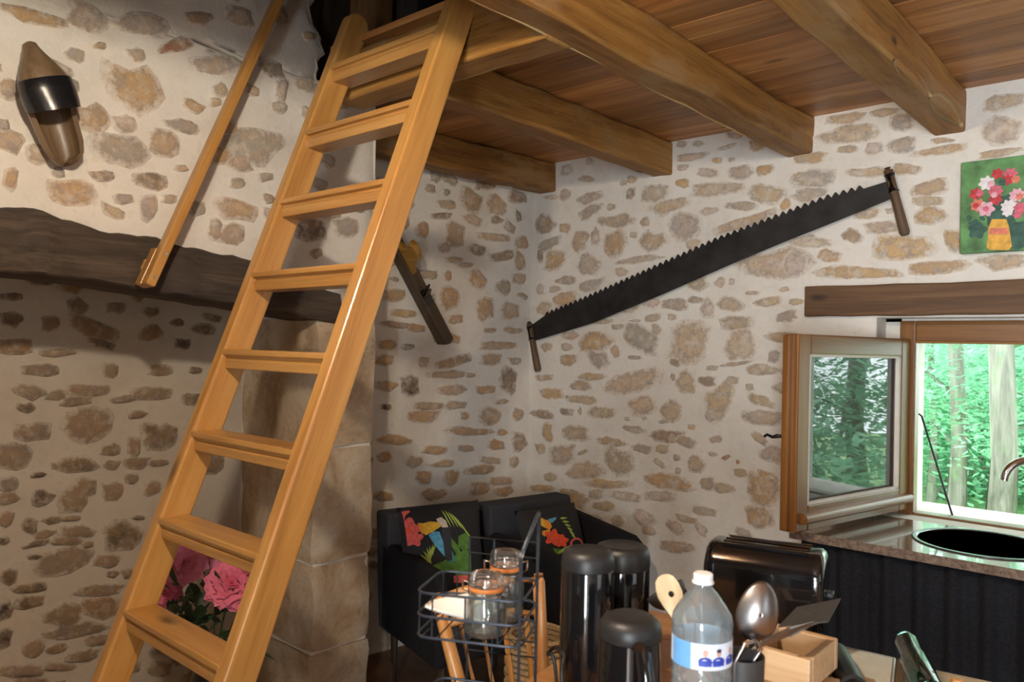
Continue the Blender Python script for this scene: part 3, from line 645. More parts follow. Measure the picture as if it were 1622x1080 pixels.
def scoop(y0_, y1_, wmax):
    m = MB(); rr2 = []
    for k in range(17):
        t = k/16; yy = y0_+(y1_-y0_)*t; xx = -0.79-0.012*(yy-ROOM_Y0)/(WY+0.04-ROOM_Y0)+0.0625; w_ = 0.003+wmax*math.sin(math.pi*t)**0.8; zz = mz-(CZ-JZ)/2
        rr2.append([V((xx+0.0035, yy, zz+w_*1.3)), V((xx-w_, yy, zz-0.0035)), V((xx-w_, yy, zz+0.01)), V((xx-0.012, yy, zz+w_*1.3))])
    m.loft(rr2, True, True).build('waney_edge', 'pale_sapwood', j4, smooth=180, grain=V((0, 1, 0)))
scoop(2.55, 2.98, 0.020); scoop(2.98, 3.44, 0.036)
tb = MB().beam((-2.45, TY+0.062, mz), (-1.44, TY+0.062, mz), 0.125, CZ-JZ+0.01, seg=14, jit=0.008, seed=6).build('trimmer_beam', 'joist_oak', None, smooth=40, bevel=0.01, grain=V((1, 0, 0)))
tag(tb, 'oak trimmer beam across the loft opening that the ladder leans on', 'beam')

# ------------------------------------------------------------------ fireplace
fp = thing('fireplace', 'big stone fireplace with dark oak mantel and white stone chimney breast', 'fireplace', (BX-0.2, 1.1, 0))
def mant(px, py): return hit(px, py, 0, BX+0.02)
tops = [(-170, 318), (-60, 322), (0, 325), (30, 324), (60, 326), (85, 335), (110, 346), (140, 352), (170, 365), (215, 368), (250, 372), (280, 384), (330, 392), (345, 399), (390, 406), (440, 424), (490, 446), (540, 462)]
bots = [(540, 513), (480, 502), (420, 491), (370, 483), (300, 472), (230, 461), (150, 447), (60, 436), (0, 432), (-170, 424)]
m = MB(); n = len(tops)
def edge_at(L, px):
    L = sorted(L)
    for (a, b), (c, d) in zip(L, L[1:]):
        if a <= px <= c: return b+(d-b)*(px-a)/(c-a)
    return L[-1][1]
rings = []
for i in range(48):
    px = -170+(540+170)*i/47
    t = mant(px, edge_at(tops, px)); b = mant(px, edge_at(bots, px))
    if i == 0: t, b = mant(-170, 318), mant(-170, 424)
    y = t.y; zt, zb = t.z+0.010*noise.noise(V((i*0.6, 0, 0))), b.z+0.004*noise.noise(V((i*0.5, 5, 0)))
    k = 0.012*noise.noise(V((i*0.35, 9, 0)))
    rings.append([V((BX+0.022+k, y, zb+0.012)), V((BX+0.028+k*1.3, y, (zb+zt)/2)), V((BX+0.016+k, y, zt-0.012)), V((BX-0.02, y, zt)), V((BX-0.22, y, zt)), V((BX-0.22, y, zb)), V((BX+0.005, y, zb))])
m.loft(rings, True, True); mantel = m.build('mantel_beam', 'mantel_oak', fp, smooth=50, grain=V((0, 1, 0)))
mantel['label'] = 'dark rough-hewn curved oak mantel'
def breast_end(z): return BY if z < CZ-0.01 else 1.86+0.05*noise.noise(V((z*7, 2, 0)))+0.03*noise.noise(V((z*19, 2, 0)))
def d_br(c): return 0.012*fbm((1.2, c.y, c.z), 4.5)+0.014*fbm((6.2, c.y, c.z), 1.4, 2)
def br_x(z): return BX-max(0, z-2.52)*0.16
m = MB(); nu, nv = 84, 110
mant_pts = sorted([(r[2].y, (r[0].z+r[2].z)/2) for r in rings])
def mant_mid(y):
    if y <= mant_pts[0][0]: return mant_pts[0][1]
    for (a, b), (c, d) in zip(mant_pts, mant_pts[1:]):
        if a <= y <= c: return b+(d-b)*(y-a)/(c-a)
    return mant_pts[-1][1]
def bfn(i, j):
    t = i/nu; z_top = 4.1
    yy0 = -0.55+(BY+0.55)*t
    z0 = mant_mid(yy0); z = z0+(z_top-z0)*(j/nv)**1.25
    y = -0.55+(breast_end(z)+0.55)*t
    edge = max(0, (t-0.97)/0.03)
    return V((br_x(z)+d_br(V((0, y, z)))-0.03*edge**2, y, z))
m.grid(bfn, nu, nv)
breast = m.build('chimney_breast', 'lime_mortar', fp, smooth=180, recalc=False)
MB().grid(lambda i, j: V((br_x(mant_mid(BY)+(4.1-mant_mid(BY))*j/140)-0.012-0.55*i/8, breast_end(mant_mid(BY)+(4.1-mant_mid(BY))*j/140)-0.02, mant_mid(BY)+(4.1-mant_mid(BY))*j/140)), 8, 140).build('breast_side', 'lime_mortar', fp, smooth=180)
CROPS_BREAST = [
 (0, 0, 3.0, '640 420 230 200 15 o;1025 310 190 90 0 g;840 215 170 60 -12 r;965 75 110 60 0 o;160 75 300 70 15 o;420 80 200 130 25 g;690 110 250 100 5 g;1160 70 120 90 0 t;1190 690 280 170 0 g;1135 775 120 80 0 t;780 680 160 120 10 t;440 560 150 130 0 o;870 600 160 60 15 g;920 505 100 50 25 o;1040 430 70 60 0 g;1020 485 50 40 0 o;580 710 270 130 15 g;490 835 110 50 0 d;345 915 200 120 5 o;720 860 150 80 5 d;860 800 60 30 10 t;585 945 90 45 -5 g;700 985 90 110 20 g;800 945 70 40 0 t;1120 995 180 90 15 o;540 1005 120 50 25 t;40 420 80 100 0 t;50 670 120 110 0 t;190 730 120 90 0 t;50 850 70 100 10 o;590 590 110 80 0 p;1330 430 60 100 20 p;1320 510 80 50 0 p;340 410 80 60 0 g;270 320 160 50 20 g;360 260 100 60 10 g;480 215 60 30 0 y;650 260 80 60 0 g;1300 330 110 80 0 d;1350 60 100 100 0 g;1260 840 60 40 0 g;1270 945 50 50 0 g;1120 870 70 50 0 t;1080 610 100 60 0 o;1030 740 120 80 0 o;20 590 50 60 0 g;280 820 60 50 0 g'),
 (0, 300, 2.7, '990 190 120 80 0 t;920 170 60 90 20 g;840 80 60 60 0 g;1480 160 110 80 0 g;1330 170 130 110 0 d;1420 100 90 50 0 t')]
NX = V((1, 0, 0)); EUY = V((0, 1, 0))
pl = stones_from_pixels(breast, V((BX, 0, 0)), NX, EUY, V((0, 0, 1)), lambda c: d_br(c)+br_x(c.z)-BX, CROPS_BREAST, depth=0.013)
stones_fill(breast, V((BX, 0, 0)), NX, EUY, V((0, 0, 1)), lambda c: d_br(c)+br_x(c.z)-BX, pl, -0.4, 2.05, 1.75, 2.95, 60, depth=0.013,
            ok=lambda c, w, h: c.z-h/2 > mant_mid(c.y)+0.10 and c.y+w/2 < breast_end(c.z)-0.03, tones='gttop')
# back of the fireplace
def d_fb(c): return 0.010*fbm((2.2, c.y, c.z), 4.5)+0.012*fbm((8.2, c.y, c.z), 1.4, 2)
us = lin(-0.62, 2.05, 0.035); vs_ = lin(0, 2.15, 0.035)
fback = bumpy_wall('fireplace_back', lambda u, v: V((FX+d_fb(V((0, u, v))), u, v)), us, vs_, 'shaded_mortar', parent=fp)
MB().bx((FX-0.25, -0.6, 1.98), (BX-0.03, BY-0.04, 2.05)).build('smoke_shelf', 'lime_mortar', fp)
CROPS_FB = [
 (0, 430, 3.27, '460 790 250 170 -10 t;825 850 180 130 5 d;165 830 170 100 0 g;135 705 80 50 0 d;70 955 190 130 10 g;395 1000 200 80 5 d;575 925 100 60 0 t;695 905 60 110 -5 t;705 990 130 60 0 t;820 990 110 30 -3 t;575 1000 80 40 0 t;710 740 90 40 -8 t;780 630 220 60 0 t;640 660 130 35 -10 g;450 615 200 60 0 t;390 670 150 50 -5 g;290 640 100 50 0 g;150 620 150 70 10 g;210 510 180 60 0 g;830 510 130 50 0 t;570 510 80 70 10 t;1010 510 60 35 0 d;980 660 80 60 0 d;490 300 240 90 20 o;780 320 110 80 0 o;945 375 70 60 0 D;1060 300 120 60 5 d;70 390 180 80 0 o;260 270 90 80 0 o;400 180 110 80 25 d;780 210 70 50 0 d;920 265 70 40 0 d;370 80 120 60 0 o;60 250 100 80 0 d;200 40 140 60 0 D;300 420 170 40 -5 t;60 130 110 40 0 D;1100 240 90 40 10 d;710 130 60 50 40 o;520 370 140 50 20 d;600 190 90 60 0 t'),
 (0, 750, 3.27, '40 55 90 70 0 g;40 125 100 60 0 t;215 125 110 80 -10 D;380 130 150 120 -15 t;440 65 110 90 0 t;580 90 110 90 0 t;680 25 70 50 0 g;790 75 80 70 0 t;30 235 70 80 0 t;155 270 80 70 0 d;270 240 90 35 -5 d;370 230 90 25 0 t;395 300 180 60 0 t;190 360 150 30 -15 d;350 345 150 45 0 t;230 315 100 40 -15 t;630 320 170 160 20 d;330 450 270 130 -15 g;550 450 120 70 0 t;45 530 80 80 0 d;160 590 160 50 -5 d;150 665 140 60 -8 d;25 710 80 90 0 D;20 850 80 100 0 D;520 600 230 55 -2 t;330 730 200 110 0 t;520 690 175 110 0 o;400 810 290 70 -5 g;170 905 110 80 0 t;290 905 100 40 -10 d;110 1020 220 60 0 g;430 940 170 50 -8 t;500 860 100 60 0 t;180 430 70 25 0 d;715 225 60 20 0 g;15 345 60 40 0 D;450 365 60 35 0 t;860 900 100 80 0 t;930 960 110 60 0 t;830 1010 120 70 0 t;660 510 60 50 0 g;300 1000 150 40 0 t;160 1070 150 30 0 t')]
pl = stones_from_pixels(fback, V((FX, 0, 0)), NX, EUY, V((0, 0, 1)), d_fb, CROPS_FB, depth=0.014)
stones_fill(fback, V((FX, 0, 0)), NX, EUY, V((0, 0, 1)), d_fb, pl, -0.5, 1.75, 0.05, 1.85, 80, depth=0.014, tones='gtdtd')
# jambs of big dressed blocks
def rough_block(name, parent, lo, hi, seed, amp=0.009, mat='jamb_stone'):
    lo, hi = V(lo), V(hi); b = MB(); nx, ny, nz_ = 4, 4, 5
    bm = bmesh.new(); bmesh.ops.create_cube(bm, size=1.0); bmesh.ops.subdivide_edges(bm, edges=bm.edges, cuts=5, use_grid_fill=True)
    vs = []; c = (lo+hi)/2; s = hi-lo
    for v in bm.verts:
        p = V((v.co.x*s.x, v.co.y*s.y, v.co.z*s.z))+c
        q = p+V((noise.noise(p*9+V((seed, 0, 0))), noise.noise(p*9+V((0, seed, 0))), 0.4*noise.noise(p*9+V((0, 0, seed)))))*amp*1.6
        r = sum(1 for k in range(3) if abs(v.co[k]) > 0.49)
        if r >= 2: q = q+(c-q).normalized()*0.005*(r-1)
        vs.append(q)
    bm.verts.index_update(); fs = [tuple(v.index for v in f.verts) for f in bm.faces]; bm.free()
    b.add(vs, fs); return b.build(name, mat, parent, smooth=42)
JY0 = hit(500, 700, 0, BX).y
zc = [hit(570, yy, 0, BX).z for yy in (520, 705, 880)]
levels = [0.0, 0.30, zc[2], zc[1], zc[0]+0.04]
jamb = MB().bx((FX-0.05, JY0+0.010, 0), (BX-0.012, BY-0.014, 2.0)).build('jamb', 'lime_mortar', fp)
for i in range(4):
    rough_block('stone_block', jamb, (FX+0.02, JY0, levels[i]+0.004), (BX, BY-0.005, levels[i+1]-0.004), 3.1*i+1)
rough_block('stone_block', jamb, (BX-0.24, hit(545, 480, 0, BX).y, levels[4]+0.003), (BX-0.01, BY-0.005, levels[4]+0.2), 17.3)
ljamb = MB().bx((FX-0.05, -0.62, 0), (BX-0.03, -0.34, 2.0)).build('jamb', 'lime_mortar', fp)
for i in range(4):
    rough_block('stone_block', ljamb, (FX+0.02, -0.64, levels[i]+0.004), (BX, -0.31, levels[i+1]-0.004), 5.1*i+2)
MB().bx((FX-0.1, -0.5, -0.02), (BX+0.05, JY0, 0.015)).build('hearth_slab', 'jamb_stone', fp, bevel=0.006)
struct(MB().bx((-3.55, ROOM_Y0, 0), (BX-0.02, -0.63, 4.1)).build('wall_fireside', 'lime_mortar'), 'stone wall left of the fireplace')

# ------------------------------------------------------------------ window, lintel
lz0, lz1 = hit(1400, 500, 1, WY).z, hit(1278, 455, 1, WY).z
lx0 = hit(1278, 480, 1, WY).x
lin_o = MB().beam((lx0, WY+0.045, (lz0+lz1)/2), (0.55, WY+0.045, (lz0+lz1)/2), 0.15, lz1-lz0, seg=20, jit=0.006, seed=21).build('window_lintel', 'lintel_oak', None, smooth=40, bevel=0.006, grain=V((1, 0, 0)))
tag(lin_o, 'dark brown oak lintel beam over the window', 'beam')
win = bpy.data.objects.new('window_1', None); COL.objects.link(win); win.location = ((f_left+f_right)/2, FRY, o_bot-0.06); struct(win, 'oak window with its single casement swung wide open')
z0 = o_bot-0.065
for x0, x1 in ((f_left, o_left), (o_right, f_right)):
    MB().bx((x0, FRY, z0), (x1, FRY+0.07, f_top)).build('frame_stile', 'window_oak', win, bevel=0.005, grain=V((0, 0, 1)))
MB().bx((o_left, FRY, o_top), (o_right, FRY+0.07, f_top)).build('frame_head', 'window_oak', win, bevel=0.005, grain=V((1, 0, 0)))
MB().bx((o_left, FRY, z0), (o_right, FRY+0.07, o_bot)).build('frame_sill', 'window_oak', win, bevel=0.005, grain=V((1, 0, 0)))
inner = MB()                                            # rebate bead around the opening
b = 0.014
inner.bx((o_left-0.001, FRY-0.010, o_bot), (o_left+b*0.4, FRY+0.02, o_top)); inner.bx((o_left, FRY-0.010, o_top-b*0.5), (o_right, FRY+0.02, o_top+0.004))
inner.build('frame_bead', 'window_oak', win, bevel=0.003, grain=V((1, 0, 0)))
# open casement
hinge = V((hit(1441, 670, 1, FRY-0.01).x, FRY-0.01, 0))
sd = None
fr_dir = ray(1263, 670); ang = math.radians(180+90-11)
best = None
for k in range(200):
    w_ = 0.5+k*0.003; p = hinge+V((-math.sin(math.radians(11)), -math.cos(math.radians(11)), 0))*w_
    e = abs(p.x/p.y-fr_dir.x/fr_dir.y)
    if best is None or e < best[0]: best = (e, w_)
SW = best[1]; su = V((-math.sin(math.radians(11)), -math.cos(math.radians(11)), 0)); sn = V((math.cos(math.radians(11)), -math.sin(math.radians(11)), 0))
sz0, sz1 = hit(1441, 806, 1, FRY).z, hit(1441, 537, 1, FRY).z
sash = bpy.data.objects.new('casement', None); COL.objects.link(sash); sash.parent = win; sash.location = V((hinge.x, hinge.y, sz0))-V(win.location)
sash['label'] = 'open oak casement with a drip moulding'
UP = V((0, 0, 1)); TH = 0.058; ST = 0.078
def srect(u0, u1, za, zb, n0, n1): return MB().prism([(u0, za), (u1, za), (u1, zb), (u0, zb)], V((hinge.x, hinge.y, 0)), su, UP, sn, n0, n1)
for u0, u1 in ((0, ST), (SW-ST, SW)):
    srect(u0, u1, sz0, sz1, -TH, 0).build('stile', 'window_oak', sash, bevel=0.006, grain=UP)
srect(ST, SW-ST, sz1-0.075, sz1, -TH, 0).build('top_rail', 'window_oak', sash, bevel=0.006, grain=su)
srect(ST, SW-ST, sz0, sz0+0.095, -TH, 0).build('bottom_rail', 'window_oak', sash, bevel=0.006, grain=su)
srect(SW-0.002, SW+0.018, sz0+0.004, sz1-0.004, -TH*0.95, -TH*0.45).build('rebate', 'window_oak', sash, bevel=0.004, grain=UP)
drip = MB(); prof = []
for t in range(9):
    q = math.pi*t/8; prof.append((math.sin(q)*0.030, math.cos(q)*0.022))
drip.loft([[V((hinge.x, hinge.y, sz0+0.050))+su*u_+sn*a_+UP*b_ for a_, b_ in prof] for u_ in (0.01, SW-0.03)], True, True)
drip.build('drip_moulding', 'window_oak', sash, smooth=60, grain=su)
bd = MB()
for a_, b_, c_, d_ in ((ST-0.004, ST+0.012, sz0+0.09, sz1-0.07), (SW-ST-0.012, SW-ST+0.004, sz0+0.09, sz1-0.07)):
    bd.prism([(a_, c_), (b_, c_), (b_, d_), (a_, d_)], V((hinge.x, hinge.y, 0)), su, UP, sn, -0.02, -0.004)
for c_, d_ in ((sz0+0.088, sz0+0.104), (sz1-0.084, sz1-0.068)):
    bd.prism([(ST, c_), (SW-ST, c_), (SW-ST, d_), (ST, d_)], V((hinge.x, hinge.y, 0)), su, UP, sn, -0.02, -0.004)
bd.build('glazing_bead', 'lead_white', sash)
srect(ST-0.008, SW-ST+0.008, sz0+0.09, sz1-0.07, -0.034, -0.029).build('pane', 'window_glass', sash)
# black casement handle on the room side of the free edge
hz_ = (sz0+sz1)/2-0.02
hb = V((hinge.x, hinge.y, hz_))+su*(SW-0.03)-sn*TH
hd = MB().tube([hb+sn*0.004, hb-sn*0.03, hb-sn*0.042+su*0.006, hb-sn*0.050+su*0.022-UP*0.004, hb-sn*0.058+su*0.045+UP*0.006, hb-sn*0.062+su*0.055-UP*0.002], [0.007, 0.007, 0.008, 0.006, 0.005, 0.006], 8)
hd.build('handle', 'iron', sash, smooth=60)
# hooked iron stay outside the window
p_top = hit(1460, 659, 1, FRY+0.22); p_bot = hit(1511, 815, 1, FRY+0.12)
p_bot.z = o_bot-0.03
stay = MB().tube([p_top+V((-0.035, 0, 0.004)), p_top+V((-0.01, 0, 0.008)), p_top, p_top.lerp(p_bot, 0.5), p_bot], 0.0045, 8).build('shutter_stay', 'iron', None, smooth=60)
tag(stay, 'thin black iron shutter stay outside the open window', 'rod')

# ------------------------------------------------------------------ kitchen counter, sink, tap, curtain
KZ = 0.89; KX0 = hit(1252, 838, 2, KZ).x; KY0 = 2.94
cnt = MB(); cn = 30; SCX = hit(1545, 857, 2, KZ); SCX.y -= 0.0; SR = 0.225
sc2 = V((SCX.x+0.03, SCX.y-0.02, KZ))
outer = [(KX0, KY0), (0.8, KY0), (0.8, WY-0.02), (KX0+0.03, WY-0.02)]
# slab with a round cut-out for the basin
def slab_ring():
    ts = [2*math.pi*k/64 for k in range(64)]; inn = [(sc2.x+(SR-0.012)*math.cos(t), sc2.y+(SR-0.012)*math.sin(t)) for t in ts]; out = []
    for t in ts:
        dx, dy = math.cos(t), math.sin(t); best = 1e9
        for (lim, o, d) in ((KX0, sc2.x, dx), (0.8, sc2.x, dx), (KY0, sc2.y, dy), (WY-0.02, sc2.y, dy)):
            if abs(d) > 1e-6:
                k = (lim-o)/d
                if k > 0: best = min(best, k)
        out.append((sc2.x+dx*best, sc2.y+dy*best))
    return inn, out
inn, out = slab_ring()
corners = [(KX0, KY0), (0.8, KY0), (0.8, WY-0.02), (KX0, WY-0.02)]
for cxy in corners:                                     # snap the nearest ring point to each corner
    i = min(range(64), key=lambda k: (out[k][0]-cxy[0])**2+(out[k][1]-cxy[1])**2); out[i] = cxy
zt, zb = KZ, KZ-0.032
cnt.loft([[V((x, y, zt)) for x, y in inn], [V((x, y, zt)) for x, y in out], [V((x, y, zb)) for x, y in out], [V((x, y, zb)) for x, y in inn], [V((x, y, zt)) for x, y in inn]], True, False)
counter = cnt.build('countertop', 'counter_top', None, smooth=30)
tag(counter, 'worn brown stone-look countertop under the window', 'countertop')
prof = [(SR+0.008, 0.0), (SR+0.007, 0.004), (SR-0.004, 0.005), (SR-0.012, 0.001), (SR-0.022, -0.02), (SR-0.03, -0.12), (SR-0.06, -0.145), (0.03, -0.15), (0.0, -0.15), (0.0, -0.154), (SR-0.055, -0.15), (SR-0.022, -0.12), (SR-0.010, -0.003), (SR+0.008, 0.0)]
sk = MB().lathe([(r, z) for r, z in prof], V((sc2.x, sc2.y, KZ+0.0005)), 48)
sink = sk.build('sink', 'sink_enamel', None, smooth=50); tag(sink, 'round black inset sink in the countertop', 'sink')
MB().lathe([(0.0, 0), (0.028, 0), (0.03, 0.003), (0.0, 0.004)], V((sc2.x, sc2.y, KZ-0.1495)), 20).build('drain', 'chrome', sink, smooth=50)
tp = hit(1612, 728, 1, 3.34)
tap = thing('faucet', 'black and chrome gooseneck kitchen tap behind the round sink', 'faucet', (tp.x+0.10, 3.40, KZ))
tbx = V((tp.x+0.10, 3.40, KZ)); zt_ = tp.z; end = hit(1591, 755, 1, 3.30)
mid = (tbx.x+end.x)/2
arc = [tbx+V((0, 0, 0.03)), V((tbx.x, tbx.y, zt_-0.09))]
for k in range(13):
    t = math.pi*k/12; c_ = V(((tbx.x+end.x)/2, (tbx.y+end.y)/2, zt_-0.075)); r_ = (V((tbx.x, tbx.y, 0))-V((end.x, end.y, 0)))/2
    arc.append(c_+r_*math.cos(t)+UP*0.075*math.sin(t))
arc.append(V((end.x, end.y, end.z-0.005)))
MB().tube(arc, 0.0145, 14).build('spout', 'chrome', tap, smooth=60)
MB().lathe([(0.0, 0), (0.028, 0), (0.028, 0.006), (0.02, 0.012), (0.018, 0.06), (0.012, 0.07), (0, 0.07)], tbx, 20).build('base', 'chrome', tap, smooth=40)
MB().tube([tbx+V((0.015, 0, 0.045)), tbx+V((0.05, -0.01, 0.06)), tbx+V((0.085, -0.015, 0.085))], [0.007, 0.006, 0.005], 8).build('lever', 'black_plastic', tap, smooth=60)
cm = MB(); nu = 220
def cf(i, j):
    x = KX0+0.035+(0.74-KX0-0.035)*i/nu; z = 0.03+(KZ-0.04-0.03)*j/8
    a = 0.012+0.010*(1-j/8)
    return V((x, KY0+0.045+a*math.sin(x*52+1.4*math.sin(x*9))+0.006*math.sin(x*121+j*0.15), z))
cm.grid(cf, nu, 8); curt = cm.build('sink_curtain', 'black_curtain', None, smooth=180)
sm = curt.modifiers.new('cloth_thickness', 'SOLIDIFY'); sm.thickness = 0.003
tag(curt, 'black gathered fabric curtain hanging below the countertop', 'curtain')
MB().bx((KX0+0.02, KY0+0.07, 0), (KX0+0.045, WY-0.005, KZ-0.032)).build('counter_side', 'lead_white', counter)
MB().bx((0.755, KY0+0.07, 0), (0.78, WY-0.005, KZ-0.032)).build('counter_side', 'lead_white', counter)

# ------------------------------------------------------------------ painting
PX0, PZ1, PZ0 = hit(1523, 258, 1, WY-0.03).x, hit(1523, 258, 1, WY-0.03).z, hit(1523, 402, 1, WY-0.03).z
PW, PH = 0.285, PZ1-PZ0
pt = thing('painting', 'unframed still life of red and pink flowers in a yellow jug', 'painting', (PX0+PW/2, WY-0.02, PZ0))
MB().bx((PX0, WY-0.034, PZ0), (PX0+PW, WY-0.010, PZ1)).build('canvas', 'paint_green', pt, bevel=0.003)
def on_canvas(px, py): return (hit(px, py, 1, WY-0.034).x-PX0, hit(px, py, 1, WY-0.034).z-PZ0)
lay = [0.0005]
def paint(pts, mat, name):
    lay[0] += 0.00012
    MB().prism(pts, V((PX0, WY-0.034, PZ0)), V((1, 0, 0)), UP, NB, 0.0, lay[0]).build(name, mat, pt)
def blob(px, py, rp, mat, name='flower_print', lobes=7, seed=0):
    cx_, cy_ = on_canvas(px, py); r_ = on_canvas(px+rp, py)[0]-cx_
    paint([(min(PW, max(0, cx_+r_*(1+0.16*math.sin(lobes*t+seed))*math.cos(t))), cy_+r_*(1+0.16*math.sin(lobes*t+seed))*math.sin(t)) for t in [2*math.pi*k/40 for k in range(40)]], mat, name)
blob(1612, 370, 26, 'paint_dark', 'shade_print', 3); blob(1548, 365, 14, 'paint_dark', 'leaf_print', 5, 1); blob(1586, 333, 30, 'paint_dark', 'leaf_print', 6, 2)
vz = [on_canvas(*p) for p in ((1563, 392), (1568, 396), (1598, 396), (1603, 390), (1598, 358), (1594, 347), (1571, 347), (1566, 360))]
paint(vz, 'paint_yellow', 'jug_print')
paint([on_canvas(*p) for p in ((1566, 371), (1598, 371), (1596, 361), (1568, 361))], 'paint_salmon', 'band_print')
fl = [(1580, 275, 9, 'paint_red'), (1600, 276, 11, 'paint_rose'), (1596, 285, 9, 'paint_red'), (1609, 284, 7, 'paint_salmon'), (1563, 290, 12, 'paint_white'), (1570, 291, 6, 'paint_pink'), (1546, 307, 10, 'paint_red'), (1552, 306, 6, 'paint_rose'),
      (1577, 303, 11, 'paint_rose'), (1577, 316, 10, 'paint_red'), (1575, 309, 5, 'paint_pink'), (1611, 309, 12, 'paint_pink'), (1615, 311, 6, 'paint_salmon'), (1549, 325, 11, 'paint_salmon'), (1546, 326, 5, 'paint_red'), (1562, 331, 13, 'paint_pink'), (1562, 331, 5, 'paint_rose'),
      (1598, 327, 12, 'paint_white'), (1596, 336, 8, 'paint_white'), (1617, 330, 11, 'paint_rose'), (1612, 340, 7, 'paint_rose'), (1588, 289, 6, 'paint_dark')]
for i, (a_, b_, c_, d_) in enumerate(fl): blob(a_, b_, c_, d_, 'flower_print', 6+i % 3, i)
for i, (a_, b_) in enumerate(((1545, 351), (1552, 357), (1539, 354), (1556, 346), (1605, 350), (1535, 345))): blob(a_, b_, 4, 'paint_dark', 'leaf_print', 2, i)

# ------------------------------------------------------------------ two-man saw
SY = WY-0.030
saw = thing('crosscut_saw', 'long dark two-man crosscut saw hung slanting on the stone wall', 'saw', hit(1130, 430, 1, SY))
def sp(px, py): q = hit(px, py, 1, SY); return (q.x, q.z)
def poly_at(L, t): return V(sp(*L[0])).lerp(V(sp(*L[0])), 0)
top = [sp(*p) for p in ((863, 500), (925, 475), (986, 448), (1060, 415), (1136, 381), (1254, 336), (1310, 315), (1368, 299))]
bot = [sp(*p) for p in ((1414, 314), (1380, 328), (1333, 347), (1250, 380), (1159, 418), (1050, 466), (938, 512), (846, 540))]
def interp(L, x):
    for (a, b_), (c, d) in zip(L, L[1:]):
        if a <= x <= c: return b_+(d-b_)*(x-a)/(c-a)
    return L[-1][1]
pts = [sp(842, 515)]; xa, xb = top[0][0], top[-1][0]; NT = 52
for k in range(NT):
    x = xa+(xb-xa)*k/NT; st = (xb-xa)/NT
    pts.append((x, interp(top, x)))
    pts.append((x+st*0.42, interp(top, x+st*0.42)+0.019))
    pts.append((x+st*0.58, interp(top, x+st*0.58)+0.018))
pts.append(top[-1]); pts.append(sp(1410, 286)); pts += bot
MB().prism(pts, V((0, SY, 0)), V((1, 0, 0)), UP, NB, -0.002, 0.002).build('blade', 'saw_steel', saw)
for (a0, a1, f0, f1) in (((838, 510), (852, 588), (840, 512), (845, 540)), ((1406, 266), (1434, 372), (1408, 276), (1416, 308))):
    q0, q1 = hit(*a0, 1, SY-0.004), hit(*a1, 1, SY-0.004); d = q1-q0
    MB().tube([q0, q0+d*0.04, q0+d*0.45, q0+d*0.96, q1], [0.013, 0.018, 0.018, 0.021, 0.016], 12).build('handle', 'handle_wood', saw, smooth=60, grain=d)
    e0, e1 = q0+d*0.10, q0+d*0.36
    MB().tube([e0, e1], 0.022, 12).build('ferrule', 'iron', saw, smooth=50)

# ------------------------------------------------------------------ jointer plane on the left wall
pc0 = hit_plane(612, 360, P0L+NL*0.05, NL); pc1 = hit_plane(706, 541, P0L+NL*0.05, NL)
ax = (pc1-pc0).normalized(); pw_ = NL.cross(ax).normalized()
if pw_.y > 0: pw_ = -pw_
plane = thing('wooden_plane', 'long dark wooden jointer plane with honey-coloured tote on the wall', 'plane', pc0.lerp(pc1, 0.5)-NL*0.035)
Lp = (pc1-pc0).length; W2, H2 = 0.032, 0.042
m = MB(); cc = pc0
def pq(s, x, h): return pc0+ax*s+pw_*x+NL*h
m.prism([(-0.12, -W2), (Lp, -W2), (Lp+0.012, 0.0), (Lp, W2), (-0.12, W2)], pc0, ax, pw_, NL, -H2, H2-0.004)
m.build('body', 'tool_wood', plane, bevel=0.005, grain=ax)
thr = Lp*0.56
m = MB().prism([(thr-0.02, -0.022), (thr+0.07, -0.022), (thr+0.07, 0.022), (thr-0.02, 0.022)], pc0, ax, pw_, NL, H2-0.02, H2-0.002); m.build('throat', 'black_leather', plane)
m = MB().prism([(0, -0.02), (0.10, -0.014), (0.10, 0.014), (0, 0.02)], pq(thr+0.02, 0, H2-0.02), (-ax*0.6+NL*0.8).normalized(), pw_, (ax*0.8+NL*0.6).normalized(), -0.003, 0.003); m.build('iron', 'iron', plane)
m = MB().prism([(0, -0.019), (0.085, -0.012), (0.085, 0.012), (0, 0.019)], pq(thr+0.03, 0, H2-0.02), (-ax*0.6+NL*0.8).normalized(), pw_, (ax*0.8+NL*0.6).normalized(), 0.003, 0.014); m.build('wedge', 'tool_wood', plane, bevel=0.003, grain=NL)
tote = [(-0.02, H2-0.006), (0.115, H2-0.006), (0.085, H2+0.02), (0.062, H2+0.045), (0.060, H2+0.075), (0.035, H2+0.098), (0.0, H2+0.102), (-0.02, H2+0.085), (0.004, H2+0.070), (0.012, H2+0.045), (0.004, H2+0.02)]
MB().prism([(x*1.35+0.115, H2-0.006+(y-H2+0.006)*1.25) for x, y in tote], pc0, ax, NL, pw_, -0.018, 0.018).build('tote', 'tote_wood', plane, bevel=0.006, grain=NL)

